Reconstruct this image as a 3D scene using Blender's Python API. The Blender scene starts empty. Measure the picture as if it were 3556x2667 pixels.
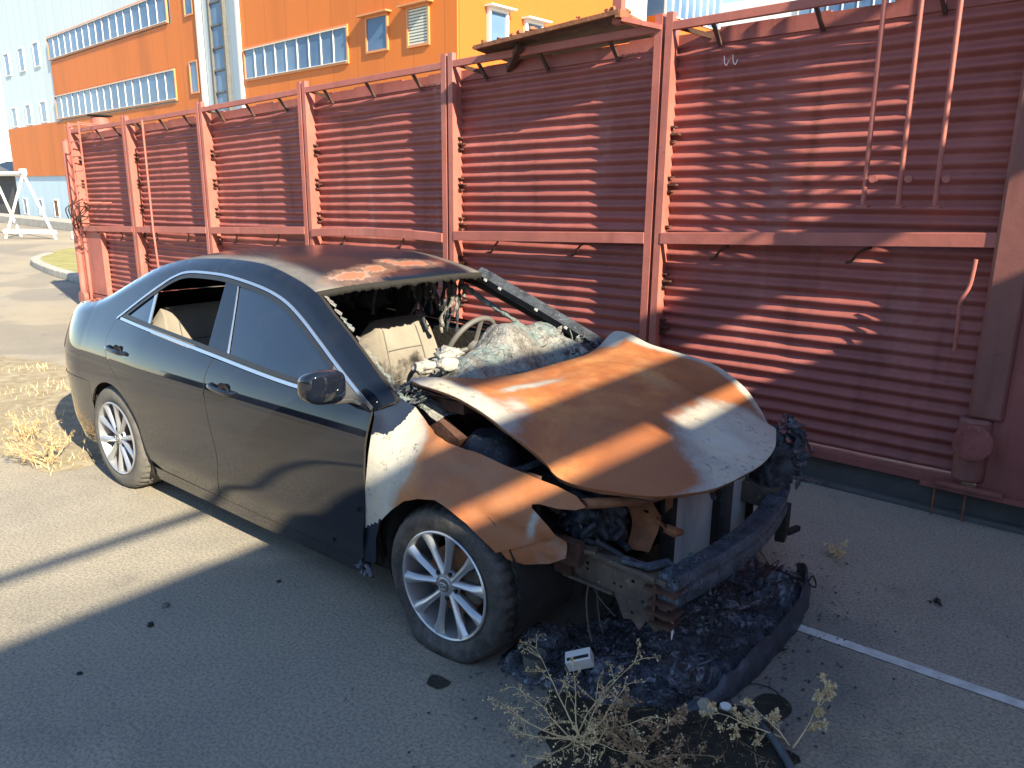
import bpy, bmesh, math, random
import numpy as np
from mathutils import Vector, Matrix, noise
from mathutils.geometry import delaunay_2d_cdt
random.seed(7)
S = bpy.context.scene
COL = S.collection
rad = math.radians
# ------------------------------------------------------------------ camera
cam_d = bpy.data.cameras.new('camera'); cam = bpy.data.objects.new('camera', cam_d); COL.objects.link(cam)
YAW, PIT, ROL = rad(128.3258), rad(-14.0915), rad(0.5683)
fv = Vector((math.cos(PIT)*math.cos(YAW), math.cos(PIT)*math.sin(YAW), math.sin(PIT)))
rv = fv.cross(Vector((0, 0, 1))).normalized(); uv = rv.cross(fv)
r2 = rv*math.cos(ROL)+uv*math.sin(ROL); u2 = uv*math.cos(ROL)-rv*math.sin(ROL)
M = Matrix((r2, u2, -fv)).transposed().to_4x4(); M.translation = Vector((1.943, -2.9083, 1.8309))
cam.matrix_world = M
cam_d.sensor_width = 36; cam_d.lens = 36*2657.2/3556; cam_d.clip_start = .05; cam_d.clip_end = 3000
S.camera = cam
# ------------------------------------------------------------------ light
SUN = Vector((1.6, -.43, 1)).normalized()
w = bpy.data.worlds.new('World'); S.world = w; w.use_nodes = True
nt = w.node_tree; nt.nodes.clear()
sky = nt.nodes.new('ShaderNodeTexSky'); sky.sky_type = 'NISHITA'; sky.sun_disc = False
sky.sun_elevation = math.asin(SUN.z); sky.sun_rotation = math.atan2(SUN.x, SUN.y)
sky.air_density = 1.0; sky.dust_density = .15; sky.ozone_density = 2.0
bg = nt.nodes.new('ShaderNodeBackground'); bg.inputs['Strength'].default_value = .105
wo = nt.nodes.new('ShaderNodeOutputWorld'); nt.links.new(sky.outputs[0], bg.inputs[0]); nt.links.new(bg.outputs[0], wo.inputs[0])
sd = bpy.data.lights.new('sun', 'SUN'); sd.energy = 5; sd.angle = rad(.53); sd.color = (1, .88, .66)
so = bpy.data.objects.new('sun', sd); COL.objects.link(so); so.rotation_euler = SUN.to_track_quat('Z', 'Y').to_euler(); so.location = (20, -5, 15)
S.view_settings.view_transform = 'Standard'; S.view_settings.look = 'None'; S.view_settings.gamma = 1
S.view_settings.exposure = 1.5
S.render.engine = 'CYCLES'
# ------------------------------------------------------------------ helpers
def tag(o, label=None, cat=None, group=None, kind=None):
    if label: o['label'] = label
    if cat: o['category'] = cat
    if group: o['group'] = group
    if kind: o['kind'] = kind
    return o
def thing(name, loc, label, cat, group=None):
    o = bpy.data.objects.new(name, None); o.location = loc; o.empty_display_size = .2; COL.objects.link(o)
    return tag(o, label, cat, group)
def link(name, me, mats=None, parent=None, smooth=None):
    o = bpy.data.objects.new(name, me); COL.objects.link(o)
    if mats:
        for m in (mats if isinstance(mats, (list, tuple)) else [mats]): me.materials.append(m)
    if parent is not None:
        o.parent = parent; o.matrix_parent_inverse = Matrix.Translation(-parent.location)
    if smooth is not None: me.shade_smooth() if smooth else me.shade_flat()
    return o
def mesh(name, vs, fs):
    me = bpy.data.meshes.new(name); me.from_pydata([tuple(v) for v in vs], [], fs); me.update(); return me
def copy_tree(o, parent=None):
    c = o.copy(); COL.objects.link(c)
    if parent is not None: c.parent = parent
    for ch in list(o.children):
        copy_tree(ch, c)
    return c
class MB:
    """collects shapes into one mesh"""
    def __init__(s): s.v = []; s.f = []; s.mi = []
    def add(s, vs, fs, mi=0):
        n = len(s.v); s.v += [Vector(v) for v in vs]; s.f += [tuple(i+n for i in f) for f in fs]; s.mi += [mi]*len(fs); return s
    def box(s, c, d, rot=None, mi=0, taper=1.0):
        hx, hy, hz = d[0]/2, d[1]/2, d[2]/2
        vs = []
        for z, k in ((-hz, 1), (hz, taper)):
            vs += [Vector((-hx*k, -hy*k, z)), Vector((hx*k, -hy*k, z)), Vector((hx*k, hy*k, z)), Vector((-hx*k, hy*k, z))]
        if rot is not None: vs = [rot @ v for v in vs]
        return s.add([v+Vector(c) for v in vs], [(3, 2, 1, 0), (4, 5, 6, 7), (0, 1, 5, 4), (1, 2, 6, 5), (2, 3, 7, 6), (3, 0, 4, 7)], mi)
    def bar(s, a, b, w, h, up=(0, 0, 1), mi=0):
        a = Vector(a); b = Vector(b); d = (b-a); L = d.length; d.normalize(); up = Vector(up)
        x = d.cross(up)
        if x.length < 1e-4: x = d.cross(Vector((1, 0, 0)))
        x.normalize(); u = x.cross(d)
        vs = []
        for p in (a, b):
            for sx, su in ((-1, -1), (1, -1), (1, 1), (-1, 1)): vs.append(p+x*sx*w/2+u*su*h/2)
        return s.add(vs, [(0, 1, 2, 3), (7, 6, 5, 4), (0, 4, 5, 1), (1, 5, 6, 2), (2, 6, 7, 3), (3, 7, 4, 0)], mi)
    def tube(s, pts, r, n=8, mi=0, cap=True):
        pts = [Vector(p) for p in pts]; N = len(pts)
        rs = r if isinstance(r, (list, tuple)) else [r]*N
        vs = []; fs = []; px = None
        for i, p in enumerate(pts):
            d = (pts[min(i+1, N-1)]-pts[max(i-1, 0)]).normalized()
            if px is None:
                px = d.cross(Vector((0, 0, 1)))
                if px.length < 1e-3: px = d.cross(Vector((1, 0, 0)))
            px = (px-d*px.dot(d)).normalized(); py = d.cross(px)
            for k in range(n):
                t = 2*math.pi*k/n; vs.append(p+(px*math.cos(t)+py*math.sin(t))*rs[i])
        for i in range(N-1):
            for k in range(n):
                a = i*n+k; b = i*n+(k+1) % n; fs.append((a, b, b+n, a+n))
        if cap: fs.append(tuple(range(n-1, -1, -1))); fs.append(tuple(range((N-1)*n, N*n)))
        return s.add(vs, fs, mi)
    def lathe(s, prof, n=48, c=(0, 0, 0), ax='Y', mi=0, closed=False):
        vs = []; fs = []
        for k in range(n):
            t = 2*math.pi*k/n
            for r, h in prof:
                if ax == 'Y': vs.append((c[0]+r*math.cos(t), c[1]+h, c[2]+r*math.sin(t)))
                elif ax == 'X': vs.append((c[0]+h, c[1]+r*math.cos(t), c[2]+r*math.sin(t)))
                else: vs.append((c[0]+r*math.cos(t), c[1]+r*math.sin(t), c[2]+h))
        m = len(prof)
        for k in range(n):
            for j in range(m-1 if not closed else m):
                a = k*m+j; b = k*m+(j+1) % m; c2 = ((k+1) % n)*m+(j+1) % m; d = ((k+1) % n)*m+j
                fs.append((a, b, c2, d))
        return s.add(vs, fs, mi)
    def prism(s, poly, o, ex, ey, ez, depth, mi=0):
        o = Vector(o); ex = Vector(ex); ey = Vector(ey); ez = Vector(ez); n = len(poly)
        vs = [o+ex*a+ey*b for a, b in poly]+[o+ex*a+ey*b+ez*depth for a, b in poly]
        fs = [tuple(range(n-1, -1, -1)), tuple(range(n, 2*n))]+[(i, (i+1) % n, (i+1) % n+n, i+n) for i in range(n)]
        return s.add(vs, fs, mi)
    def grid(s, fn, us, vs_, mi=0):
        vs = [fn(u, v) for u in us for v in vs_]; m = len(vs_)
        fs = [(i*m+j, i*m+j+1, (i+1)*m+j+1, (i+1)*m+j) for i in range(len(us)-1) for j in range(m-1)]
        return s.add(vs, fs, mi)
    def fix(s, me):
        b = bmesh.new(); b.from_mesh(me); bmesh.ops.recalc_face_normals(b, faces=b.faces); b.to_mesh(me); b.free()
    def build(s, name, mats=None, parent=None, smooth=False, fix=True, bevel=0, angle=None):
        me = mesh(name, s.v, s.f); me.polygons.foreach_set('material_index', s.mi)
        if fix: s.fix(me)
        o = link(name, me, mats, parent, smooth)
        if bevel:
            m = o.modifiers.new('bevel', 'BEVEL'); m.width = bevel; m.segments = 2; m.limit_method = 'ANGLE'; m.angle_limit = rad(40)
        if angle is not None:
            me.shade_smooth(); me.set_sharp_from_angle(angle=rad(angle))
        return o
def lin(a, b, n): return [a+(b-a)*i/(n-1) for i in range(n)]
def sstep(a, b, x):
    t = min(1, max(0, (x-a)/(b-a))); return t*t*(3-2*t)
def fbm(p, o=4): return noise.fractal(Vector(p), 1, 2.1, o)
def catmull(P, n=6, closed=False):
    P = [Vector(p) for p in P]; N = len(P); out = []
    for i in range(N if closed else N-1):
        g = lambda k: P[k % N] if closed else P[min(max(k, 0), N-1)]
        a, b, c, d = g(i-1), g(i), g(i+1), g(i+2)
        for k in range(n):
            t = k/n; out.append(.5*((2*b)+(c-a)*t+(2*a-5*b+4*c-d)*t*t+(3*b-a-3*c+d)*t**3))
    if not closed: out.append(P[-1])
    return out
def resample(poly, sp):
    out = []
    n = len(poly)
    for i in range(n):
        a = Vector(poly[i]); b = Vector(poly[(i+1) % n]); k = max(1, int(round((b-a).length/sp)))
        out += [a.lerp(b, j/k) for j in range(k)]
    return out
def inside(p, poly):
    x, y = p; c = False; n = len(poly); j = n-1
    for i in range(n):
        xi, yi = poly[i]; xj, yj = poly[j]
        if (yi > y) != (yj > y) and x < (xj-xi)*(y-yi)/(yj-yi)+xi: c = not c
        j = i
    return c
def cdt(outline, holes=(), sp=.03):
    loops = [resample([Vector(p) for p in outline], sp)]+[resample([Vector(p) for p in h], sp) for h in holes]
    pts = []; edges = []
    for L in loops:
        n0 = len(pts); pts += [Vector((p[0], p[1])) for p in L]; edges += [(n0+i, n0+(i+1) % len(L)) for i in range(len(L))]
    B = np.array([(p.x, p.y) for p in pts])
    x0, y0 = B.min(0); x1, y1 = B.max(0); o = [(p[0], p[1]) for p in outline]
    hs = [[(p[0], p[1]) for p in h] for h in holes]
    y = y0; row = 0
    while y < y1:
        x = x0+(sp/2 if row % 2 else 0)
        while x < x1:
            if np.min((B[:, 0]-x)**2+(B[:, 1]-y)**2) > (sp*.55)**2 and inside((x, y), o) and not any(inside((x, y), h) for h in hs): pts.append(Vector((x, y)))
            x += sp
        y += sp*.87; row += 1
    V, E_, F, *_ = delaunay_2d_cdt(pts, edges, [], 0, 1e-6)
    out = []
    for f in F:
        cx = sum(V[i].x for i in f)/len(f); cy = sum(V[i].y for i in f)/len(f)
        if inside((cx, cy), o) and not any(inside((cx, cy), h) for h in hs):
            A_ = (V[f[1]].x-V[f[0]].x)*(V[f[2]].y-V[f[0]].y)-(V[f[2]].x-V[f[0]].x)*(V[f[1]].y-V[f[0]].y)
            if abs(A_) > 2e-7: out.append(tuple(f) if A_ > 0 else tuple(reversed(f)))
    return V, out
def panel(name, outline, fn, mats, parent, holes=(), sp=.03, thick=.006, col=None, off=1, flip=None, rim=None, smooth=True):
    """sheet over a 2-D outline, lifted to 3-D by fn, given a real thickness"""
    V, F = cdt(outline, holes, sp)
    me = mesh(name, [fn(v.x, v.y) for v in V], F)
    if flip is not None:
        n = Vector((0, 0, 0))
        for p in me.polygons: n += p.normal*p.area
        if n.dot(Vector(flip)) < 0: me.flip_normals()
    # real thickness: inner sheet plus rim, boundary edges kept sharp
    n = len(V); nv = [v.normal.copy() for v in me.vertices]; av = sum((p.normal*p.area for p in me.polygons), Vector()).normalized(); nv = [q if q.dot(av) > .15 else av for q in nv]; co = [v.co.copy() for v in me.vertices]; fc = [tuple(p.vertices) for p in me.polygons]
    ed = {}
    for f in fc:
        for i in range(len(f)): ed.setdefault((f[i], f[(i+1) % len(f)]), 1)
    bd = [e for e in ed if (e[1], e[0]) not in ed]
    vs = co+[c-q*thick for c, q in zip(co, nv)]
    me2 = mesh(name, vs, fc+[tuple(i+n for i in reversed(f)) for f in fc]+[(b_, a_, a_+n, b_+n) for a_, b_ in bd])
    two = isinstance(mats, (list, tuple)) and len(mats) > 1
    if two: me2.polygons.foreach_set('material_index', [0]*len(fc)+[1]*len(fc)+[1 if rim is None else rim]*len(bd))
    if col:
        a = me2.color_attributes.new('mask', 'FLOAT_COLOR', 'POINT')
        for i in range(n): c = (*col(V[i].x, V[i].y), 1); a.data[i].color = c; a.data[i+n].color = c
    bs = {frozenset(e) for e in bd} | {frozenset((e[0]+n, e[1]+n)) for e in bd}
    for e in me2.edges:
        if frozenset(e.vertices) in bs: e.use_edge_sharp = True
    o = link(name, me2, mats, parent, smooth)
    return o
class RBF:
    def __init__(s, pts):
        P = np.array(pts, float); s.X = P[:, :2]; n = len(P)
        d = np.linalg.norm(s.X[:, None]-s.X[None], axis=2); K = s.k(d)+np.eye(n)*1e-4
        A = np.zeros((n+3, n+3)); A[:n, :n] = K; A[:n, n] = 1; A[:n, n+1:] = s.X; A[n, :n] = 1; A[n+1:, :n] = s.X.T
        s.w = np.linalg.solve(A, np.append(P[:, 2], [0, 0, 0]))
    def k(s, d): return np.where(d > 1e-9, d*d*np.log(d+1e-12), 0)
    def __call__(s, a, b):
        d = np.hypot(s.X[:, 0]-a, s.X[:, 1]-b); return float(s.k(d)@s.w[:-3]+s.w[-3]+s.w[-2]*a+s.w[-1]*b)
# ------------------------------------------------------------------ materials
class N:
    def __init__(s, name):
        s.m = bpy.data.materials.new(name); s.m.use_nodes = True; s.t = s.m.node_tree; s.b = s.t.nodes['Principled BSDF']
        s.tc = s.t.nodes.new('ShaderNodeTexCoord'); s.co = s.tc.outputs['Object']
    def L(s, a, b): s.t.links.new(a, b)
    def noise(s, scale, detail=5, rough=.6, co=None, dist=0, stretch=None):
        n = s.t.nodes.new('ShaderNodeTexNoise'); n.inputs['Scale'].default_value = scale; n.inputs['Detail'].default_value = detail
        n.inputs['Roughness'].default_value = rough; n.inputs['Distortion'].default_value = dist
        c = co or s.co
        if stretch:
            mp = s.t.nodes.new('ShaderNodeMapping'); mp.inputs['Scale'].default_value = stretch; s.L(c, mp.inputs[0]); c = mp.outputs[0]
        s.L(c, n.inputs['Vector']); return n.outputs['Fac']
    def voro(s, scale, feature='F1'):
        n = s.t.nodes.new('ShaderNodeTexVoronoi'); n.inputs['Scale'].default_value = scale; n.feature = feature; s.L(s.co, n.inputs['Vector']); return n.outputs['Distance']
    def ramp(s, f, stops, interp='LINEAR'):
        n = s.t.nodes.new('ShaderNodeValToRGB'); e = n.color_ramp.elements; n.color_ramp.interpolation = interp
        while len(e) > 1: e.remove(e[0])
        e[0].position = stops[0][0]; e[0].color = (*stops[0][1], 1) if isinstance(stops[0][1], tuple) else (stops[0][1],)*3+(1,)
        for p, c in stops[1:]:
            q = e.new(p); q.color = (*c, 1) if isinstance(c, tuple) else (c, c, c, 1)
        s.L(f, n.inputs[0]); return n.outputs[0]
    def mix(s, f, a, b, mode='MIX'):
        n = s.t.nodes.new('ShaderNodeMix'); n.data_type = 'RGBA'; n.blend_type = mode
        for sock, v in ((n.inputs[0], f), (n.inputs[6], a), (n.inputs[7], b)):
            if hasattr(v, 'is_linked') or hasattr(v, 'links'): s.L(v, sock)
            elif isinstance(v, tuple): sock.default_value = (*v, 1)
            else: sock.default_value = v
        return n.outputs[2]
    def math(s, op, a, b=0, c=None):
        n = s.t.nodes.new('ShaderNodeMath'); n.operation = op
        for i, v in enumerate((a, b) if c is None else (a, b, c)):
            if hasattr(v, 'links'): s.L(v, n.inputs[i])
            else: n.inputs[i].default_value = v
        return n.outputs[0]
    def attr(s, name):
        n = s.t.nodes.new('ShaderNodeAttribute'); n.attribute_name = name
        sp = s.t.nodes.new('ShaderNodeSeparateColor'); s.L(n.outputs['Color'], sp.inputs[0]); return sp.outputs
    def xyz(s):
        sp = s.t.nodes.new('ShaderNodeSeparateXYZ'); s.L(s.co, sp.inputs[0]); return sp.outputs
    def set(s, **k):
        for a, v in k.items():
            i = s.b.inputs[{'col': 'Base Color', 'rough': 'Roughness', 'metal': 'Metallic', 'coat': 'Coat Weight', 'crough': 'Coat Roughness', 'ior': 'IOR', 'alpha': 'Alpha', 'trans': 'Transmission Weight', 'spec': 'Specular IOR Level', 'emit': 'Emission Color', 'estr': 'Emission Strength'}[a]]
            if hasattr(v, 'links'): s.L(v, i)
            elif isinstance(v, tuple): i.default_value = (*v, 1)
            else: i.default_value = v
        return s
    def bump(s, h, dist=.01, strength=1):
        n = s.t.nodes.new('ShaderNodeBump'); n.inputs['Distance'].default_value = dist; n.inputs['Strength'].default_value = strength
        s.L(h, n.inputs['Height']); s.L(n.outputs[0], s.b.inputs['Normal']); return s
def simple(name, c, rough=.6, metal=0, var=.25, scale=8, bump=0, bscale=40, dark=None):
    n = N(name); f = n.noise(scale, 6)
    d = dark or tuple(x*(1-var) for x in c)
    n.set(col=n.ramp(f, [(.3, d), (.7, c)]), rough=rough, metal=metal)
    if bump: n.bump(n.noise(bscale, 6), bump)
    return n.m
def mat_asphalt():
    n = N('asphalt')
    big = n.noise(.45, 5, .6); mid = n.noise(4, 6, .7); fine = n.noise(75, 8, .8); sp = n.voro(150)
    c = n.ramp(mid, [(.25, (.285, .255, .205)), (.75, (.40, .358, .285))])
    c = n.mix(n.ramp(big, [(.4, 0.), (.62, 1.)]), c, (.42, .365, .265))
    c = n.mix(n.ramp(fine, [(.40, .9), (.56, 0.)]), c, n.mix(.72, c, (.05, .05, .055)))
    c = n.mix(n.math('MULTIPLY', n.ramp(sp, [(.06, 1.), (.13, 0.)]), n.ramp(n.noise(30, 2), [(.46, 0.), (.58, .9)])), c, (.62, .61, .58))
    # hairline cracks and stains
    v = n.voro(.9, 'DISTANCE_TO_EDGE')
    wn = n.t.nodes.new('ShaderNodeVectorMath'); wn.operation = 'ADD'; nz = n.t.nodes.new('ShaderNodeTexNoise'); nz.inputs['Scale'].default_value = 2.5; n.L(n.co, nz.inputs['Vector'])
    n.L(n.co, wn.inputs[0]); n.L(nz.outputs['Color'], wn.inputs[1]); vo = [x for x in n.t.nodes if x.bl_idname == 'ShaderNodeTexVoronoi'][-1]; n.L(wn.outputs[0], vo.inputs['Vector'])
    cr = n.math('MULTIPLY', n.ramp(v, [(.001, .6), (.004, 0.)]), n.ramp(big, [(.5, 0.), (.56, .55)]))
    c = n.mix(cr, c, (.05, .05, .045))
    st = n.ramp(n.noise(1.7, 5, .65), [(.62, 0.), (.72, .4)])
    c = n.mix(st, c, (.09, .09, .09))
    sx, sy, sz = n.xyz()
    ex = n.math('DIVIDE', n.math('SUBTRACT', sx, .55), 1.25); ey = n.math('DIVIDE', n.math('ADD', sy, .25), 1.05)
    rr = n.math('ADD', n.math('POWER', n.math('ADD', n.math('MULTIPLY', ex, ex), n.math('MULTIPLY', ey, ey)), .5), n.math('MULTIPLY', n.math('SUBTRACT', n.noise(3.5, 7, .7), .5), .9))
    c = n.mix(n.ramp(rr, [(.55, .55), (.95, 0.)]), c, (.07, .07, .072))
    pt = n.ramp(n.noise(.28, 3, .5), [(.52, 0.), (.54, 1.)]); c = n.mix(n.math('MULTIPLY', pt, .30), c, (.10, .10, .10))
    n.set(col=c, rough=.9); h = n.math('ADD', n.math('MULTIPLY', fine, .7), n.math('MULTIPLY', mid, .6)); n.bump(h, .005, .9); return n.m
def mat_fence(name='fence_paint', base=(.30, .088, .074), dirt=.75):
    n = N(name)
    f = n.noise(3, 8, .65); st = n.noise(5, 6, .6, stretch=(1, 1, .12)); sp = n.noise(38, 6, .75)
    c = n.ramp(f, [(.3, tuple(v*.8 for v in base)), (.55, base), (.78, tuple(min(1, v*1.12+.03) for v in base))])
    c = n.mix(n.math('MULTIPLY', n.ramp(st, [(.55, 0.), (.75, 1.)]), dirt), c, (.13, .038, .026))
    c = n.mix(n.math('MULTIPLY', n.ramp(n.noise(2.2, 6, .6, stretch=(1, 1, .2)), [(.6, 0.), (.78, 1.)]), .7), c, (.42, .215, .185))
    zz = n.xyz()[2]; c = n.mix(n.math('MULTIPLY', n.ramp(n.math('ADD', zz, n.math('MULTIPLY', n.noise(4, 7, .75, stretch=(1, 1, .3)), 1.2)), [(.55, 1.), (1.15, 0.)]), .6), c, (.12, .055, .045))
    c = n.mix(n.ramp(n.noise(16, 7, .8, stretch=(.35, 1, 1)), [(.62, 0.), (.67, .7)]), c, (.13, .05, .035))
    c = n.mix(n.ramp(sp, [(.67, 0.), (.72, .85)]), c, (.09, .035, .025))
    n.set(col=c, rough=n.ramp(f, [(.3, .5), (.7, .72)])); n.bump(n.math('ADD', f, n.math('MULTIPLY', sp, .3)), .006, .6); return n.m
def mat_burnt(name='burnt_panel'):
    """mask: R bare pale oxide, G remaining paint, B dark rust"""
    n = N(name); R, G, B = n.attr('mask')[:3]
    a = n.noise(3.2, 7, .65); b = n.noise(22, 6, .7); c_ = n.noise(90, 4, .7); streak = n.noise(2.5, 5, .6, stretch=(.35, 1.6, 1))
    rust = n.ramp(a, [(.28, (.23, .072, .026)), (.5, (.36, .125, .038)), (.7, (.50, .225, .075))])
    rust = n.mix(n.ramp(b, [(.45, 0.), (.75, .45)]), rust, (.24, .075, .028))
    rust = n.mix(n.ramp(streak, [(.55, 0.), (.75, .35)]), rust, (.60, .36, .17))
    rust = n.mix(n.ramp(n.noise(1.9, 6, .65, dist=.5), [(.5, 0.), (.66, .55)]), rust, (.25, .15, .095))
    rust = n.mix(n.ramp(n.noise(60, 5, .8), [(.60, 0.), (.68, .5)]), rust, (.12, .04, .02))
    e = n.math('ADD', B, n.math('MULTIPLY', n.math('SUBTRACT', a, .5), .6))
    rust = n.mix(n.math('MULTIPLY', n.ramp(e, [(.3, 0.), (.7, 1.)]), .85), rust, (.25, .085, .03))
    ash = n.ramp(a, [(.3, (.30, .29, .26)), (.7, (.50, .48, .41))])
    ash = n.mix(n.ramp(b, [(.5, 0.), (.8, .5)]), ash, (.38, .33, .26))
    crk = n.voro(26, 'DISTANCE_TO_EDGE')
    spots = n.math('MULTIPLY', n.ramp(n.noise(34, 8, .85), [(.56, 0.), (.60, 1.)]), n.ramp(n.noise(4, 3), [(.48, 0.), (.60, 1.)]))
    ash = n.mix(n.ramp(n.noise(3.5, 4, .6, dist=1), [(.45, 0.), (.7, .55)]), ash, (.52, .44, .30))
    ash = n.mix(spots, ash, (.02, .02, .025))
    r = n.math('ADD', R, n.math('ADD', n.math('MULTIPLY', n.math('SUBTRACT', n.noise(5.5, 7, .7, dist=.4), .5), .85), n.math('MULTIPLY', n.math('SUBTRACT', b, .5), .5)))
    c = n.mix(n.ramp(r, [(.22, 0.), (.55, 1.)]), rust, (.27, .235, .205))
    c = n.mix(n.ramp(r, [(.40, 0.), (.95, 1.)]), c, ash)
    g = n.math('ADD', G, n.math('ADD', n.math('MULTIPLY', n.math('SUBTRACT', n.noise(14, 7, .75), .5), .75), n.math('MULTIPLY', n.math('SUBTRACT', c_, .5), .2)))
    gm = n.ramp(g, [(.5, 0.), (.53, 1.)])
    c = n.mix(gm, c, (.012, .016, .03))
    n.set(col=c, rough=n.mix(gm, n.ramp(a, [(.3, .45), (.7, .7)]), (.16, .16, .16)), metal=0)
    n.b.inputs['Specular IOR Level'].default_value = .5
    n.bump(n.math('ADD', n.math('MULTIPLY', b, .6), n.math('ADD', n.math('MULTIPLY', c_, .25), n.math('MULTIPLY', gm, .4))), .0025, .7); return n.m
def mat_paint():
    n = N('black_paint'); d = n.noise(6, 6, .7); f = n.noise(120, 3)
    z = n.xyz()[2]
    low = n.ramp(n.math('ADD', z, n.math('MULTIPLY', d, .25)), [(.3, .42), (.75, .04)])
    dust = n.math('ADD', n.math('MULTIPLY', n.ramp(d, [(.5, 0.), (.8, .05)]), 1.), n.math('MULTIPLY', low, .05))
    n.set(col=n.mix(dust, (.006, .009, .017), (.17, .145, .10)), rough=n.math('ADD', .06, n.math('MULTIPLY', dust, .9)), coat=1., crough=.012, ior=1.3)
    n.b.inputs['Coat IOR'].default_value = 1.38
    return n.m
def mat_roof():
    n = N('scorched_roof'); R = n.attr('mask')[0]; G = n.attr('mask')[1]; a = n.noise(4, 7, .7); b = n.noise(18, 6, .7)
    c = n.ramp(a, [(.3, (.085, .085, .083)), (.7, (.19, .175, .16))])
    c = n.mix(G, (.008, .012, .022), c)
    r = n.math('ADD', R, n.math('MULTIPLY', n.math('SUBTRACT', b, .5), .7))
    c = n.mix(n.ramp(r, [(.15, 0.), (.42, .6)]), c, (.24, .15, .11))
    c = n.mix(n.ramp(r, [(.44, 0.), (.5, 1.)]), c, (.30, .26, .22)); c = n.mix(n.ramp(r, [(.47, 0.), (.55, 1.)]), c, (.38, .135, .085))
    n.set(col=c, rough=n.mix(G, (.2, .2, .2), (.36, .36, .36)), coat=0); n.b.inputs['Specular IOR Level'].default_value = .12; n.bump(b, .001, .4); return n.m
def mat_char(name='charred', hi=(.10, .12, .15), lo=(.008, .009, .012), rough=.45, amt=.02, sc=9):
    n = N(name); a = n.noise(sc, 8, .7, dist=.6); b = n.noise(sc*6, 6, .7)
    c = n.ramp(a, [(.35, lo), (.62, tuple((x+y)/2 for x, y in zip(hi, lo))), (.75, hi)])
    c = n.mix(n.ramp(b, [(.6, 0.), (.72, .8)]), c, tuple(min(1, h*2.4) for h in hi))
    n.set(col=c, rough=n.ramp(b, [(.3, rough*.6), (.7, min(1, rough*1.4))])); n.bump(n.math('ADD', a, n.math('MULTIPLY', b, .35)), amt, 1); return n.m
def mat_melt():
    n = N('melted_plastic'); a = n.noise(7, 9, .72, dist=1.6); b = n.noise(30, 7, .75, dist=1.0); big = n.noise(2.2, 3); st = n.noise(9, 8, .7, dist=2.5, stretch=(1, .35, 1))
    c = n.ramp(a, [(.36, (.006, .008, .012)), (.50, (.025, .034, .052)), (.60, (.10, .125, .17)), (.72, (.34, .38, .44))])  # blue-grey steps put the sky's sheen on the wrinkles into the colour
    c = n.mix(n.math('MULTIPLY', n.ramp(b, [(.56, 0.), (.64, 1.)]), n.ramp(big, [(.42, 0.), (.6, .9)])), c, (.50, .54, .60))
    c = n.mix(n.ramp(st, [(.56, 0.), (.63, .8)]), c, (.40, .45, .52))  # pale streaks painted in as silvery highlights
    c = n.mix(n.math('MULTIPLY', n.ramp(n.noise(5, 5), [(.62, 0.), (.70, .7)]), .8), c, (.15, .09, .05))
    n.set(col=c, rough=n.ramp(b, [(.35, .10), (.65, .38)]), ior=1.8); n.bump(n.math('ADD', a, n.math('MULTIPLY', b, .35)), .035, 1); return n.m
def mat_glass_dark():
    n = N('tinted_glass'); d = n.noise(3, 5, .7)
    n.set(col=n.mix(n.ramp(d, [(.5, .0), (.8, .10)]), (.002, .005, .012), (.10, .10, .09)), rough=n.ramp(d, [(.4, .01), (.8, .06)]), ior=1.6, coat=1., crough=.01)
    return n.m
def mat_corr_ash():
    n = N('ash_and_glass'); a = n.noise(5, 6, .7); b = n.noise(26, 8, .8); v = n.voro(38, 'DISTANCE_TO_EDGE'); m = n.noise(7, 5, .7)
    c = n.ramp(a, [(.30, (.10, .085, .07)), (.45, (.24, .23, .21)), (.58, (.15, .20, .195)), (.72, (.33, .325, .30))])
    c = n.mix(n.ramp(b, [(.50, 0.), (.60, .85)]), c, (.06, .06, .055))
    c = n.mix(n.math('MULTIPLY', n.ramp(v, [(.02, .8), (.07, 0.)]), n.ramp(m, [(.4, 0.), (.6, 1.)])), c, (.03, .03, .03))
    n.set(col=c, rough=n.ramp(b, [(.3, .25), (.6, .8)])); n.bump(n.math('ADD', b, v), .008, .9); return n.m
def mat_corr_ash0():
    return mat_char('ash_heap', hi=(.50, .51, .49), lo=(.03, .03, .03), rough=.85, amt=.03, sc=12)
def mat_wall(name, c, seam=1.2, dirt=.15):
    n = N(name); x, y, z = n.xyz(); f = n.noise(.6, 5, .6, stretch=(1, 1, .15)); g = n.noise(3, 5)
    k = n.math('FRACT', n.math('DIVIDE', x, seam)); line = n.ramp(k, [(.0, .5), (.03, 0.), (.97, 0.), (1., .5)])
    col = n.mix(n.math('MULTIPLY', n.ramp(f, [(.45, 0.), (.75, 1.)]), dirt), c, tuple(v*.45 for v in c))
    col = n.mix(line, col, tuple(v*.55 for v in c)); n.set(col=col, rough=.65); return n.m
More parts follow.
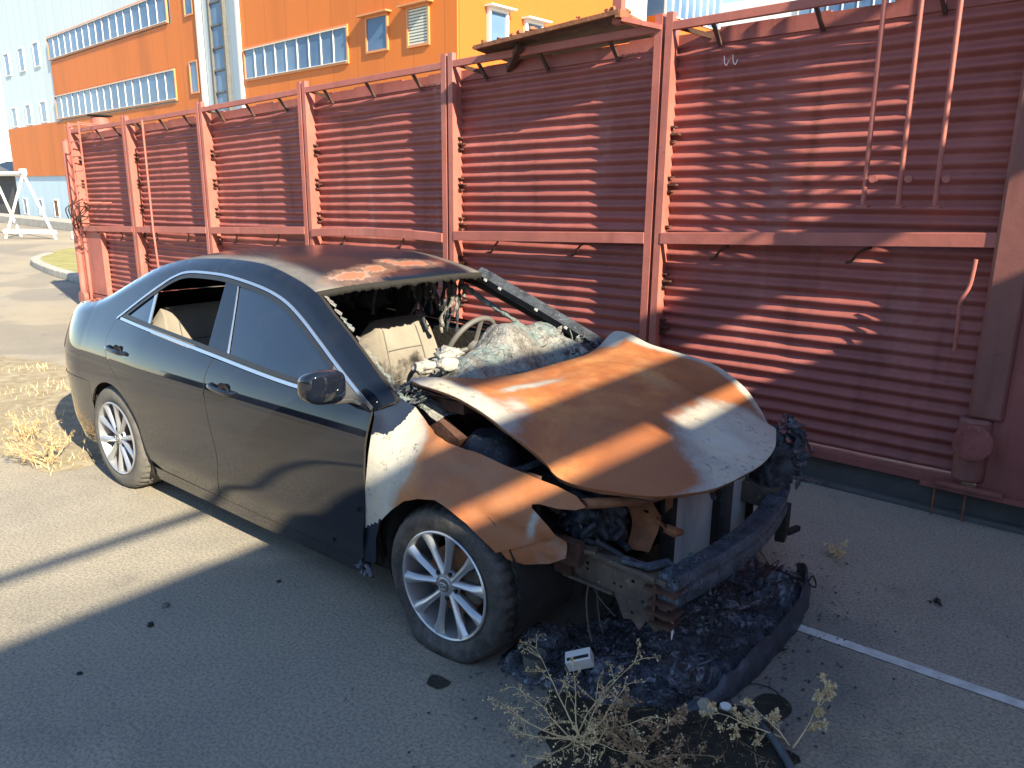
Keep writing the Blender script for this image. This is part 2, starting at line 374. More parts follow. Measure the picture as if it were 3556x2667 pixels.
MAT = dict(
    asphalt=mat_asphalt(), fence=mat_fence(), fence2=mat_fence('fence_frame_paint', (.40, .125, .095), .4), burnt=mat_burnt(), paint=mat_paint(), roof=mat_roof(),
    char=mat_char(), charm=mat_melt(),
    soot=simple('soot', (.018, .016, .014), .9, bump=.01), ash=mat_corr_ash(), glass=mat_glass_dark(),
    rust=simple('rusty_steel', (.30, .12, .055), .75, var=.6, scale=12, bump=.004), rustdark=simple('dark_rust', (.10, .045, .03), .8, var=.6, scale=14, bump=.004),
    beam=mat_char('scorched_beam', hi=(.15, .19, .25), lo=(.02, .026, .036), rough=.28, amt=.006, sc=14),
    greysteel=mat_char('scorched_bracket', hi=(.20, .155, .115), lo=(.045, .038, .034), rough=.6, amt=.003, sc=5),
    chrome=simple('window_trim', (.62, .64, .66), .22, .9, var=.1), alloy=simple('alloy', (.50, .51, .53), .34, .7, var=.12, scale=20),
    rubber=mat_char('rubber', hi=(.11, .10, .09), lo=(.016, .016, .018), rough=.6, amt=.0015, sc=16), rubber_dusty=simple('dusty_rubber', (.14, .13, .115), .9, var=.4, scale=12, bump=.002),
    fabric=simple('beige_fabric', (.36, .33, .28), .95, var=.3, scale=6, bump=.002, bscale=200), blackplastic=simple('black_plastic', (.022, .022, .024), .4, var=.3),
    greyplastic=simple('grey_plastic', (.13, .125, .115), .6, var=.3), rad=None, white=simple('white_line', (.66, .66, .63), .9, var=.35, scale=14, dark=(.40, .40, .38)),
    orange=mat_wall('orange_cladding', (.62, .165, .02), 1.2, .45), orange2=mat_wall('sunlit_orange_cladding', (.52, .115, .006), 1.2, .2), pale=mat_wall('pale_cladding', (.60, .68, .70)), blueish=mat_wall('light_blue_cladding', (.50, .64, .72)),  # orange2: sunlit copy of the orange, direct sun worked into its tone
    frame=simple('window_frame', (.72, .70, .66), .5, var=.1), oframe=simple('orange_frame', (.62, .26, .10), .5, var=.1),
    dry=simple('dry_straw', (.80, .60, .32), .9, var=.35, scale=20), dryb=simple('dry_brown_leaf', (.50, .33, .18), .9, var=.4, scale=20), drygreen=simple('dry_grass', (.36, .34, .13), .95, var=.4, scale=3, bump=.03, bscale=20),
    soil=None, concrete=simple('concrete', (.42, .40, .36), .9, var=.3, scale=5, bump=.004), darkconcrete=simple('dark_concrete', (.10, .10, .10), .9, var=.4, scale=5, bump=.01, bscale=12),
    stone=simple('stone', (.42, .37, .28), .9, var=.4, scale=30, bump=.004), hose=simple('hose', (.10, .12, .13), .5, var=.4, scale=30), whitepaint=simple('white_paint', (.78, .78, .75), .5, var=.1),
)
def m_rad():
    n = N('radiator_fins'); x, y, z = n.xyz(); f = n.math('FRACT', n.math('MULTIPLY', y, 95)); a = n.noise(6, 5, stretch=(1, 1, .4))
    c = n.ramp(a, [(.3, (.30, .33, .35)), (.55, (.52, .55, .56)), (.8, (.66, .68, .68))]); c = n.mix(n.ramp(f, [(.0, .55), (.4, 0.), (.7, 0.), (1., .55)]), c, (.04, .05, .06))
    n.set(col=c, rough=.6, metal=0); n.bump(f, .003, .6); return n.m
MAT['rad'] = m_rad()
def m_soil():
    n = N('soil'); a = n.noise(14, 8, .75); b = n.noise(50, 5, .7)
    c = n.ramp(a, [(.3, (.008, .008, .006)), (.55, (.028, .026, .017)), (.7, (.06, .055, .025))]); c = n.mix(n.ramp(b, [(.62, 0.), (.7, .7)]), c, (.16, .14, .08))
    n.set(col=c, rough=.95); n.bump(n.math('ADD', a, n.math('MULTIPLY', b, .4)), .02); return n.m
MAT['soil'] = m_soil()
def m_dirt():
    n = N('sandy_dirt'); a = n.noise(9, 8, .75); c = n.ramp(a, [(.3, (.19, .15, .09)), (.5, (.30, .25, .16)), (.7, (.42, .37, .26))]); n.set(col=c, rough=.95); n.bump(a, .02); return n.m
MAT['dirt'] = m_dirt()
def m_bglass():
    n = N('factory_glass'); x, y, z = n.xyz(); a = n.noise(.35, 4, .6)
    n.set(col=n.ramp(a, [(.35, (.06, .12, .23)), (.7, (.17, .26, .38))]), rough=.2, ior=1.35); return n.m
MAT['bglass'] = m_bglass()
def m_louvre():
    n = N('louvre'); z = n.xyz()[2]; f = n.math('FRACT', n.math('MULTIPLY', z, 14)); n.set(col=n.ramp(f, [(.3, (.12, .12, .10)), (.55, (.62, .64, .56))]), rough=.6); return n.m
MAT['louvre'] = m_louvre()
# ================================================================== GROUND
o = link('ground', mesh('ground', [(-900, -900, 0), (900, -900, 0), (900, 900, 0), (-900, 900, 0)], [(0, 1, 2, 3)]), MAT['asphalt']); tag(o, 'worn sand-grey asphalt yard', kind='structure')
def flat(name, poly, z, mat, n=6, closed=True, **k):
    P = catmull([(p[0], p[1], 0) for p in poly], n, True) if n > 1 else [Vector((p[0], p[1], 0)) for p in poly]
    o = link(name, mesh(name, [(p.x, p.y, z) for p in P], [tuple(range(len(P)))]), mat); return tag(o, **k)
flat('painted_line', [(.93, .238), (6, .238), (6, .182), (.93, .182)], .004, MAT['white'], 1, kind='structure', label='faded white painted parking line')
def mound(name, poly, h, mat, sp=.03, seed=0, rough=.5, z0=.002, jag=.09, **k):
    poly = [(p[0]+jag*fbm((p[0]*9, p[1]*9, seed)), p[1]+jag*fbm((p[0]*9, p[1]*9, seed+5))) for p in resample([Vector(q) for q in poly], sp*.8)]
    V, F = cdt(poly, (), sp); P = np.array([(p[0], p[1]) for p in resample([Vector(q) for q in poly], sp)])
    vs = []
    for v in V:
        d = math.sqrt(np.min((P[:, 0]-v.x)**2+(P[:, 1]-v.y)**2)); e = sstep(0, .18, d)
        vs.append((v.x, v.y, z0+e*h*(1+rough*fbm((v.x*9+seed, v.y*9, 0)))*(.5+.5*abs(fbm((v.x*30, v.y*30, seed))))+ (e*.004)))
    o = link(name, mesh(name, vs, F), mat, smooth=True)
    if o.data.polygons[0].normal.z < 0: o.data.flip_normals()
    return tag(o, **k)
cr2 = lambda P, n=5: [(p.x, p.y) for p in catmull([(a, b, 0) for a, b in P], n, True)]
mound('soil_patch', cr2([(.50, -.86), (.62, -1.02), (.80, -1.25), (1.25, -1.25), (1.50, -.72), (1.36, -.60), (1.18, -.50), (1.02, -.50), (.85, -.62), (.68, -.72)]), .018, MAT['soil'], .025, 3, kind='structure', label='dark damp soil patch with moss')
mound('dirt_strip', cr2([(-6.6, -.9), (-4.9, -1.10), (-3.75, -1.12), (-3.35, -1.0), (-3.45, -.6), (-4.4, .5), (-6.5, .4), (-8.5, -.3)]), .02, MAT['dirt'], .09, 5, kind='structure', label='dry sandy dirt beside the asphalt')
# grass island with kerb, far left
isl = [(-18.87, 4.69), (-16.5, 4.13), (-14.4, 3.84), (-12, 3.6), (-12, 9), (-22, 9), (-22.5, 7.2), (-20.5, 5.5)]
V, F = cdt(cr2(isl, 4), (), .6); me = mesh('verge', [(v.x, v.y, .13+.02*fbm((v.x, v.y, 0))) for v in V], F)
o = link('verge', me, MAT['drygreen'], smooth=True); tag(o, 'dry green grass verge', kind='structure')
mb = MB(); kp = [Vector((p[0], p[1], .07)) for p in catmull([(a, b, 0) for a, b in [(-20.6, 5.6), (-18.95, 4.65), (-16.5, 4.05), (-14.4, 3.76), (-12, 3.5)]], 5)]
for a, b in zip(kp, kp[1:]): mb.bar((a.x, a.y, .07), (b.x, b.y, .07), .22, .15)
o = mb.build('kerb', MAT['concrete'], bevel=.02); tag(o, 'pale concrete kerb round the grass', kind='structure')
# small debris on the asphalt
def pebble(name, x, y, s, mat, label, cat, group=None, flatn=.5):
    b = bmesh.new(); bmesh.ops.create_icosphere(b, subdivisions=3, radius=1)
    for v in b.verts:
        k = 1+.28*fbm((v.co.x*1.3+x*7, v.co.y*1.3+y*5, v.co.z*1.3)); v.co = Vector((v.co.x*s[0]*k, v.co.y*s[1]*k, max(-.2, v.co.z)*s[2]*k))
    me = bpy.data.meshes.new(name); b.to_mesh(me); b.free()
    o = link(name, me, mat, smooth=True); o.location = (x, y, s[2]*.15); o.rotation_euler.z = x*9; return tag(o, label, cat, group)
pebble('stone', .985, -.55, (.055, .03, .03), MAT['stone'], 'pale brown stone at the edge of the dark soil', 'stone')
pebble('pebble', -1.105, -1.556, (.022, .014, .010), MAT['soot'], 'black clinker pebble left of the grey crumb on the asphalt', 'pebble')
pebble('pebble', -1.201, -1.437, (.018, .014, .016), MAT['greyplastic'], 'grey crumb of plastic on the asphalt near the black pebble', 'debris')
pebble('pebble', -.981, -1.899, (.014, .010, .006), MAT['soot'], 'small black pebble alone on shaded asphalt at far left', 'pebble')
pebble('pebble', -1.0, -.98, (.012, .010, .007), MAT['soot'], 'small black pebble close below the front door', 'pebble')
mb = MB(); mb.lathe([(0, .001), (.020, .001), (.022, .004), (.0215, .012), (.019, .014), (0, .0135)], 24, (1.056, -.504, 0), 'Z')
o = mb.build('bottle_cap', MAT['whitepaint'], angle=40); tag(o, 'round pale plastic cap lying beside the stone', 'cap')
def leafy(name, x, y, s, label, seed):
    r = random.Random(seed); mb = MB()
    for i in range(9):
        a = r.uniform(0, 6.28); L = s*r.uniform(.4, 1); wd = L*.35; c = Vector((x+r.uniform(-s, s)*.4, y+r.uniform(-s, s)*.4, .006+r.uniform(0, .012)))
        d = Vector((math.cos(a), math.sin(a), r.uniform(-.1, .25))); p = Vector((-d.y, d.x, 0))
        mb.add([c-d*L*.5, c+p*wd*.5, c+d*L*.5+Vector((0, 0, .006)), c-p*wd*.5+Vector((0, 0, .004))], [(0, 1, 2, 3)])
    o = mb.build(name, MAT['soot'], fix=False); return tag(o, label, 'dead leaf')
leafy('dead_leaf', 1.089, -.005, .05, 'crumpled black leaf below the white painted line', 1)
leafy('dead_leaf', 1.508, .815, .05, 'crumpled black leaf on asphalt between the line and the wall', 2)
flat('oil_stain', [(.134+.045*math.cos(a)*(1+.2*math.sin(3*a)), -1.063+.045*math.sin(a)*(1+.25*math.cos(2*a)), 0) for a in lin(0, 5.6, 9)], .004, MAT['soil'], 4, label='round dark brown stain on asphalt near the flat tyre', kind='structure')
flat('oil_stain', [(1.14, -.33), (1.20, -.31), (1.25, -.36), (1.24, -.44), (1.17, -.45), (1.12, -.40)], .004, MAT['soil'], 4, label='mossy dark stain right of the pale stone', kind='structure')
mb = MB(); mb.tube(catmull([(1.13, -.49, .012), (1.19, -.53, .02), (1.27, -.59, .02), (1.35, -.67, .015), (1.42, -.78, .014), (1.47, -.9, .014)], 5), .014, 10)
o = mb.build('hose', MAT['hose'], angle=50); tag(o, 'short grey rubber hose on the soil', 'hose')
mb = MB(); mb.tube(catmull([(1.02, -.36, .006), (1.10, -.30, .008), (1.17, -.30, .007), (1.22, -.36, .006)], 6), .0022, 5)
o = mb.build('wire', MAT['soot'], angle=50); tag(o, 'thin black wire curling toward the mossy stain', 'wire')
# ================================================================== FACTORY BUILDING
bld = thing('factory_building', (-30, 13.6, 0), 'large factory with orange, white and light blue cladding and strip windows', 'factory')
FA = lambda x, off, z: Vector((x, 14.4-.0857*(x+39.8), z))+Vector((-.0854, -.9963, 0))*off
def fbox(mb, x0, x1, z0, z1, o0, o1, mi=0):
    vs = [FA(x, o_, z) for z in (z0, z1) for x, o_ in ((x0, o0), (x1, o0), (x1, o1), (x0, o1))]
    return mb.add(vs, [(3, 2, 1, 0), (4, 5, 6, 7), (0, 1, 5, 4), (1, 2, 6, 5), (2, 3, 7, 6), (3, 0, 4, 7)], mi)
def fpart(name, rects, mat, o0, o1, parent=bld):
    mb = MB()
    for r in rects: fbox(mb, *r, o0, o1)
    return mb.build(name, mat, parent)
fpart('wall', [(-49.4, -11.62, 2.4, 15)], MAT['pale'], -8, 0)
fpart('plinth_wall', [(-49.4, -11.62, 0, 2.4)], MAT['blueish'], -8, 0)
fpart('orange_cladding', [(-49.2, -24.9, 2.42, 5.0), (-40.6, -24.9, 6.24, 7.75), (-27.0, -24.9, 5.0, 6.24), (-27.0, -24.9, 7.75, 15)], MAT['orange'], .0, .08)
fpart('orange_cladding', [(-21.95, -11.55, 2.42, 15)], MAT['orange'], .0, .08)
fpart('corner_trim', [(-24.9, -24.7, 2.4, 15), (-22.1, -21.95, 2.4, 15)], MAT['frame'], .0, .16)
def fwindow(x0, x1, z0, z1, mull=0, fr='oframe', glass='bglass', off=.08, hood=False):
    mb = MB(); t = .06
    for r in ((x0-t, x1+t, z0-t, z0), (x0-t, x1+t, z1, z1+t), (x0-t, x0, z0, z1), (x1, x1+t, z0, z1)): fbox(mb, *r, off-.02, off+.05)
    if hood: fbox(mb, x0-.25, x1+.2, z1+t, z1+t+.04, off, off+.2)
    f = mb.build('window', MAT[fr], bld)
    mb = MB(); fbox(mb, x0, x1, z0, z1, off-.05, off+.02); mb.build('glass', MAT[glass], f)
    if mull:
        mb = MB()
        fbox(mb, x0, x1, z0, z0+.02, off+.015, off+.075); fbox(mb, x0, x1, z1-.02, z1, off+.015, off+.075)
        for i in range(1, mull): xx = x0+(x1-x0)*i/mull; fbox(mb, xx-(.02 if i % 2 else .012), xx+(.02 if i % 2 else .012), z0, z1, off+.02, off+.05)
        mb.build('mullions', MAT['frame'], f)
fwindow(-40.6, -27.3, 7.85, 8.8, 17); fwindow(-40.5, -27.1, 5.12, 6.15, 17); fwindow(-21.75, -16.05, 5.35, 6.25, 9)
fwindow(-15.1, -14.25, 5.5, 6.3, hood=True); fwindow(-13.35, -12.6, 5.45, 6.3, glass='louvre', hood=True); fwindow(-25.75, -25.2, 5.25, 6.25); fwindow(-25.75, -25.2, 7.85, 8.8)
for x in (-47.8, -45.25, -42.75):
    fwindow(x-.4, x+.4, 7.8, 8.85, fr='frame', off=0); fwindow(x-.4, x+.4, 5.12, 6.05, fr='frame', off=0)
for x in (-48.1, -45.3, -42.75, -40.3, -37.8): fwindow(x-.3, x+.3, .35, 1.15, fr='frame', off=0, glass='rust' if x == -42.75 else 'bglass')
f = fpart('stair_glazing', [(-23.95, -23.1, 2.4, 15)], MAT['bglass'], .0, .06)
mb = MB(); fbox(mb, -24.08, -23.95, 2.4, 15, .0, .14); fbox(mb, -23.1, -22.97, 2.4, 15, .0, .14)
for i in range(14): z = 2.9+.72*i; fbox(mb, -23.95, -23.1, z, z+.06, .06, .1)
mb.build('glazing_bars', MAT['greyplastic'], f)
# sunlit end wall
EA = lambda y, off, z: Vector((-11.55+.0857*(y-11.98), y, z))+Vector((.9963, -.0854, 0))*off
def ebox(mb, y0, y1, z0, z1, o0, o1, mi=0):
    vs = [EA(y, o_, z) for z in (z0, z1) for y, o_ in ((y0, o0), (y0, o1), (y1, o1), (y1, o0))]
    return mb.add(vs, [(3, 2, 1, 0), (4, 5, 6, 7), (0, 1, 5, 4), (1, 2, 6, 5), (2, 3, 7, 6), (3, 0, 4, 7)], mi)
mb = MB(); ebox(mb, 11.95, 18.2, 0, 15, -4, .02); ebox(mb, 18.2, 20.6, 0, 6.75, -4, .02); ebox(mb, 20.6, 27, 0, 7.33, -4, .02); mb.build('end_wall', MAT['orange2'], bld)
mb = MB(); ebox(mb, 20.8, 24.3, 7.35, 9.4, -3.9, 0); g = mb.build('end_strip_window', MAT['bglass'], bld)
mb = MB()
ebox(mb, 20.8, 24.3, 7.35, 7.38, 0, .06)
for i in range(9): ebox(mb, 20.8+i*.43, 20.86+i*.43, 7.35, 9.4, 0, .05)
mb.build('mullions', MAT['frame'], g)
for (y0, y1, z0, z1) in ((12.95, 13.5, 5.5, 6.2), (14.3, 14.85, 5.7, 6.12)):
    mb = MB(); ebox(mb, y0-.08, y1+.08, z0-.08, z0, 0, .12); ebox(mb, y0-.08, y1+.08, z1, z1+.08, 0, .12); ebox(mb, y0-.08, y0, z0, z1, 0, .12); ebox(mb, y1, y1+.08, z0, z1, 0, .12); ebox(mb, y0-.15, y1+.2, z1+.08, z1+.12, 0, .3)
    f = mb.build('window', MAT['frame'], bld); mb = MB(); ebox(mb, y0, y1, z0, z1, 0, .05); mb.build('glass', MAT['bglass'], f)
# far white building
fb = thing('office_building', (-21, 70, 0), 'white building with blue glazing seen over the red wall', 'building')
mb = MB(); mb.box((-21, 76, 9.5), (28, 12, 19)); mb.box((-8, 78, 14), (30, 12, 28)); mb.build('wall', MAT['whitepaint'], fb)
mb = MB(); mb.box((-19.5, 69.96, 16), (9, .1, 5)); g = mb.build('window', MAT['bglass'], fb)
mb = MB()
mb.box((-19.6, 69.9, 13.6), (9, .12, .15))
for i in range(8): mb.box((-24+i*1.25, 69.9, 16), (.12, .1, 5))
mb.build('mullions', MAT['frame'], g)
# white A-frame gantry in front of the factory
af = thing('gantry_frame', (-29.5, 8.3, 0), 'white steel A-frame gantry standing before the light blue factory wall', 'gantry')
q0 = Vector((-30.28, 7.87, 0)); q1 = Vector((-28.44, 8.86, 0)); dq = (q1-q0).normalized(); back = Vector((-2.6, -.2, 0))
top = Vector((-29.6, 8.5, 2.30))
for nm, a, b, r in (('leg', q0, top, .045), ('leg', q1, top, .045), ('leg', q0+back, top+back*.9, .045), ('leg', q1+back, top+back*.9, .045)): MB().tube([a, b], r, 8).build(nm, MAT['whitepaint'], af, angle=40)
MB().tube([q0+Vector((0, 0, .25)), q1+Vector((0, 0, .25))], .09, 8).build('cross_beam', MAT['whitepaint'], af, angle=40)
MB().tube([top-back*.05, top+back*1.1], .08, 8).build('top_beam', MAT['whitepaint'], af, angle=40)
mb = MB(); mb.box(top+Vector((0, 0, .08)), (.25, .2, .18)); mb.build('hoist_box', MAT['frame'], af, bevel=.03)
mb = MB(); fbox(mb, -56, -30, 0, .0+.35, .9, 2.2); o = mb.build('loading_step', MAT['concrete'], bevel=.02); tag(o, 'long low concrete step along the factory wall', 'step')
mb = MB(); mb.box((-27.2, 9.5, .15), (1.6, .6, .3)); o = mb.build('concrete_block', MAT['whitepaint'], bevel=.03); tag(o, 'pale concrete block beside the gantry foot', 'block')
mb = MB(); fbox(mb, -62, -50.1, 0, 2.6, -6, -.2); o = mb.build('shed', MAT['darkconcrete']); 
mb = MB(); mb.add([FA(-62.5, .3, 2.5), FA(-49.8, .3, 2.5), FA(-49.8, -6.3, 2.5), FA(-62.5, -6.3, 2.5), FA(-62.5, -3, 3.6), FA(-49.8, -3, 3.6)], [(0, 1, 5, 4), (2, 3, 4, 5), (0, 4, 3), (1, 2, 5), (0, 3, 2, 1)]); rf = mb.build('roof', MAT['greyplastic'], None); rf.parent = o
tag(o, 'low dark shed with pitched roof left of the factory', 'shed')
wh = thing('reflection_block', (-25, -38, 0), 'unseen long dark block added for reflections in the car', 'reflection_block')  # unseen dark block, added to give the car's side something to reflect
mb = MB(); mb.box((-25, -42, 2.6), (90, 8, 5.2)); mb.build('wall', MAT['darkconcrete'], wh)
mb = MB(); mb.box((-25, -42, 5.35), (91, 9, .3)); mb.build('roof', MAT['greyplastic'], wh)
# ================================================================== RED CORRUGATED WALL
fence = thing('corrugated_wall', (-4.6, 2.2, 0), 'long red corrugated steel wall with posts, rails and shadow bands', 'steel wall')
FP = lambda x, d, z: Vector((x, 2.0-.03*x-d, z))
ip = lambda x, T: float(np.interp(x, [t[0] for t in T], [t[1] for t in T]))
ZT = [(-10.62, 2.66), (-8.79, 2.70), (-6.81, 2.75), (-4.78, 2.82), (-2.73, 2.88), (-.71, 2.93), (1.4, 2.97), (4, 3.0)]
ZM = [(-10.7, 1.23), (-8.94, 1.28), (-6.79, 1.35), (-4.61, 1.43), (-2.69, 1.46), (-.62, 1.53), (1.4, 1.61), (4, 1.7)]
ZB = lambda x: .22
PX = [-10.62, -8.79, -6.81, -4.78, -2.73, -.70, 1.40]
DP = -.13
def corr_panel(x0, x1, i):
    NZ = 31*8; NX = 15; vs = []; fs = []
    for r in range(NZ+1):
        t = r/NZ; ph = t*31
        for c in range(NX+1):
            x = x0+(x1-x0)*c/NX; zt = ip(x, ZT)-.14; z = ZB(x)+.02+(zt-ZB(x)-.02)*t
            s = math.sin(2*math.pi*ph); a = .0155*(s if s > 0 else -abs(s)**1.5)
            d = DP+a+.014*fbm((x*1.6+i*5, z*1.3, 2))+.005*fbm((x*5, z*7, 5))-.012*max(0, fbm((x*3+i, z*6, 9))-.35)
            vs.append(FP(x, d, z))
    for r in range(NZ):
        for c in range(NX): a = r*(NX+1)+c; fs.append((a, a+1, a+NX+2, a+NX+1))
    return link('corrugated_panel', mesh('corrugated_panel', vs, fs), MAT['fence'], fence, True)
def fb2(mb, x0, x1, z0, z1, d0, d1, mi=0, zf=None):
    """box between x0..x1, z may follow functions"""
    g = lambda z, x: z(x) if callable(z) else z
    vs = [FP(x, d, g(z, x)) for z in (z0, z1) for x, d in ((x0, d1), (x1, d1), (x1, d0), (x0, d0))]
    return mb.add(vs, [(3, 2, 1, 0), (4, 5, 6, 7), (0, 1, 5, 4), (1, 2, 6, 5), (2, 3, 7, 6), (3, 0, 4, 7)], mi)
zt = lambda k: (lambda x: ip(x, ZT)+k)
zm = lambda k: (lambda x: ip(x, ZM)+k)
for i in range(6):
    x0, x1 = PX[i], PX[i+1]
    corr_panel(x0+.03, x1+.02 if i < 5 else x1, i)
    mb = MB(); nseg = 6
    for k in range(nseg): xa, xb = x0+(x1-x0)*k/nseg, x0+(x1-x0)*(k+1)/nseg; fb2(mb, xa, xb, zt(-.15), zt(-.06+.008*math.sin(k*2+i)), DP-.02, DP+.004)
    mb.build('top_plate', MAT['fence'], fence)
    mb = MB(); fb2(mb, x0+.02, x1-.06, zt(-.055), zt(0), -.035, -.001); mb.build('top_rail', MAT['fence2'], fence, bevel=.004)
    mb = MB()
    if i == 3:
        xs = lin(x0+.06, x1-.07, 9)
        for a, b in zip(xs, xs[1:]):
            bow = lambda x: .03*math.sin((x-x0)/(x1-x0)*math.pi)
            fb2(mb, a, b, lambda x: zm(-.06)(x)+bow(x)-.01, lambda x: zm(.01)(x)+bow(x), -.04, .012+.0*a)
    else: fb2(mb, x0+.06, x1-(.07 if i < 5 else 0), zm(-.045), zm(.035), -.045, .004)
    mb.build('mid_rail', MAT['fence2'], fence, bevel=.004)
    mb = MB(); fb2(mb, x0, x1, ZB(0)-.045, ZB(0)+.012, DP-.02, -.03); mb.build('bottom_rail', MAT['fence'], fence, bevel=.004)
    for k in range(3):
        xb = x0+(.32+.62*k)*(x1-x0)/2; 
        if i == 0 and k == 0: continue
        MB().bar(FP(xb, -.02, zt(-.03)(xb)), FP(xb+.03, DP+.01, zt(-.17)(xb)), .022, .022, (1, 0, 0)).build('brace', MAT['rustdark'], fence)
    for k in (0, 1):
        xb = x0+(.45+.9*k)*(x1-x0)/2.1; z = zm(-.05)(xb)
        MB().tube(catmull([FP(xb+.10, -.05, z), FP(xb+.03, -.10, z-.03), FP(xb-.02, DP+.02, z-.09), FP(xb-.05, DP+.02, z-.10)], 4), .009, 6).build('hook', MAT['rustdark'], fence)
def post(x, last=False):
    mb = MB(); top = zt(.06)
    for a, b in ((-.068, -.012), (.014, .066)):
        fb2(mb, x+a, x+b, 0.02, top, -.012, .0); fb2(mb, x+a, x+a+.008, .02, top, -.05, -.012); fb2(mb, x+b-.008, x+b, .02, top, -.05, -.012)
    p = mb.build('post', MAT['fence2'], fence)
    mb = MB(); fb2(mb, x+.040, x+.052, .02, zt(.0), DP-.01, -.05); mb.build('web_plate', MAT['fence2'], p)
    mb = MB()
    z = .55
    while z < 2.3:
        for dz, L in ((.05, .035), (0, .065), (-.045, .035)): fb2(mb, x+.052, x+.052+L, z+dz-.006, z+dz+.006, -.12, -.075)
        fb2(mb, x+.0525, x+.06, z-.05, z+.05, -.105, -.095)
        z += .335
    mb.build('clips', MAT['rustdark'], p)
    MB().bar(FP(x+.05, -.02, zt(-.02)(x)), FP(x+.30, DP, zt(-.10)(x)), .02, .03).build('corner_brace', MAT['rustdark'], fence)
for x in PX[:-1]: post(x)
mb = MB(); fb2(mb, -10.8, 5, -.05, .165, -.9, -.085); fb2(mb, -10.8, 5, -.05, .03, -.085, -.01); mb.build('concrete_base', MAT['darkconcrete'], fence, bevel=.015)
# right end: riser pipe, plain tank plate, hanging rods
pp = MB(); pp.tube([FP(1.43, -.02, .25), FP(1.43, -.02, .62)], .085, 28); fb2(pp, 1.385, 1.56, .62, 3.6, -.12, .02)
p = pp.build('riser_channel', mat_fence('weathered_paint', (.23, .085, .068), .9), fence, angle=40, bevel=.018)
mb = MB(); c = FP(1.44, .08, .50); mb.lathe([(0, 0), (.10, 0), (.10, -.02), (0, -.02)], 32, c, 'Y'); mb.lathe([(.06, 0), (.06, .14)], 24, c, 'Y')
for k in range(10): a = k*.628; mb.lathe([(0, -.035), (.012, -.035), (.012, -.018)], 6, c+Vector((.082*math.cos(a), 0, .082*math.sin(a))), 'Y')
mb.build('blind_flange', MAT['fence'], p, angle=40)
def plate(x, z): return FP(x, -.02+.012*fbm((x, z*1.3, 3)), z)
mb = MB(); mb.grid(plate, lin(1.48, 4.4, 20), lin(.2, 3.7, 20)); mb.build('tank_plate', MAT['fence'], fence, True, fix=False)
mb = MB(); fb2(mb, 1.2, 5, .17, .20, -.13, .03); fb2(mb, 1.28, 1.62, .20, .225, -.10, .05); mb.build('base_angle', MAT['fence'], fence, bevel=.003)
for x in (1.28, 1.44): MB().tube([FP(x, .01, 0), FP(x, .01, .18)], .006, 6).build('tie_rod', MAT['rust'], fence)
for k, (x, x2) in enumerate(((.70, .72), (.885, .905), (1.07, 1.09))):
    r = MB().tube([FP(x2, .12, 1.78), FP(x, .12, 3.5)], .0135, 10).build('hanging_rod', MAT['fence2'], fence, angle=40)
    mb = MB(); fb2(mb, x2-.028, x2+.028, 1.765, 1.775, .06, .155); mb.lathe([(0, .02), (.02, .02), (.02, -.02), (0, -.02)], 10, FP(x2+.04, .12, 1.92), 'Y'); mb.build('foot_bracket', MAT['fence2'], r, angle=40)
MB().tube(catmull([FP(1.31, .02, 1.50), FP(1.30, .02, 1.36), FP(1.27, .03, 1.27), FP(1.27, .02, 1.18), FP(1.27, -.01, .98)], 5), .011, 8).build('bent_conduit', MAT['fence2'], fence, angle=40)
for x in (-.30, -.24):
    MB().tube(catmull([FP(x, DP+.024, 2.70), FP(x+.004, DP+.024, 2.66), FP(x+.02, DP+.024, 2.64), FP(x+.034, DP+.024, 2.67)], 4), .003, 5).build('paint_mark', MAT['whitepaint'], fence)
# rusty canopy slab on the top rail
can = MB()
can.grid(lambda x, d: FP(x, d, 2.905+.09*(x+2.32)/1.35+.012*fbm((x*3, d*9, 0))+(d+.1)*.10), lin(-2.32, -.97, 14), lin(-.45, .13, 8))
o = can.build('canopy_sheet', MAT['rustdark'], fence, False, fix=False); m = o.modifiers.new('s', 'SOLIDIFY'); m.thickness = .014
mb = MB(); mb.bar(FP(-2.3, .13, 2.92), FP(-.97, .13, 3.01), .025, .03); mb.bar(FP(-.98, -.4, 2.96), FP(-.98, .14, 3.0), .04, .05)
r = random.Random(4)
for k in range(46):
    x = r.uniform(-2.25, -1.0); d = r.uniform(-.1, .12); s = r.uniform(.015, .05); mb.box(FP(x, d, 2.955+.09*(x+2.32)/1.35), (s, s*r.uniform(.5, 1), s*.6), Matrix.Rotation(r.uniform(0, 3), 3, 'Z') @ Matrix.Rotation(r.uniform(-.5, .5), 3, 'X'))
mb.build('canopy_edge', MAT['rust'], fence)
mb = MB(); fb2(mb, -1.06, -.99, 2.95, 3.5, .02, .08); mb.build('canopy_post', MAT['fence2'], fence)
MB().bar(FP(-1.9, .05, 2.9), FP(-2.15, DP, 2.78), .05, .05).build('canopy_strut', MAT['rustdark'], fence)
MB().bar(FP(-.98, .06, 2.97), FP(-.72, -.02, 2.90), .10, .03).build('canopy_strut', MAT['fence2'], fence)
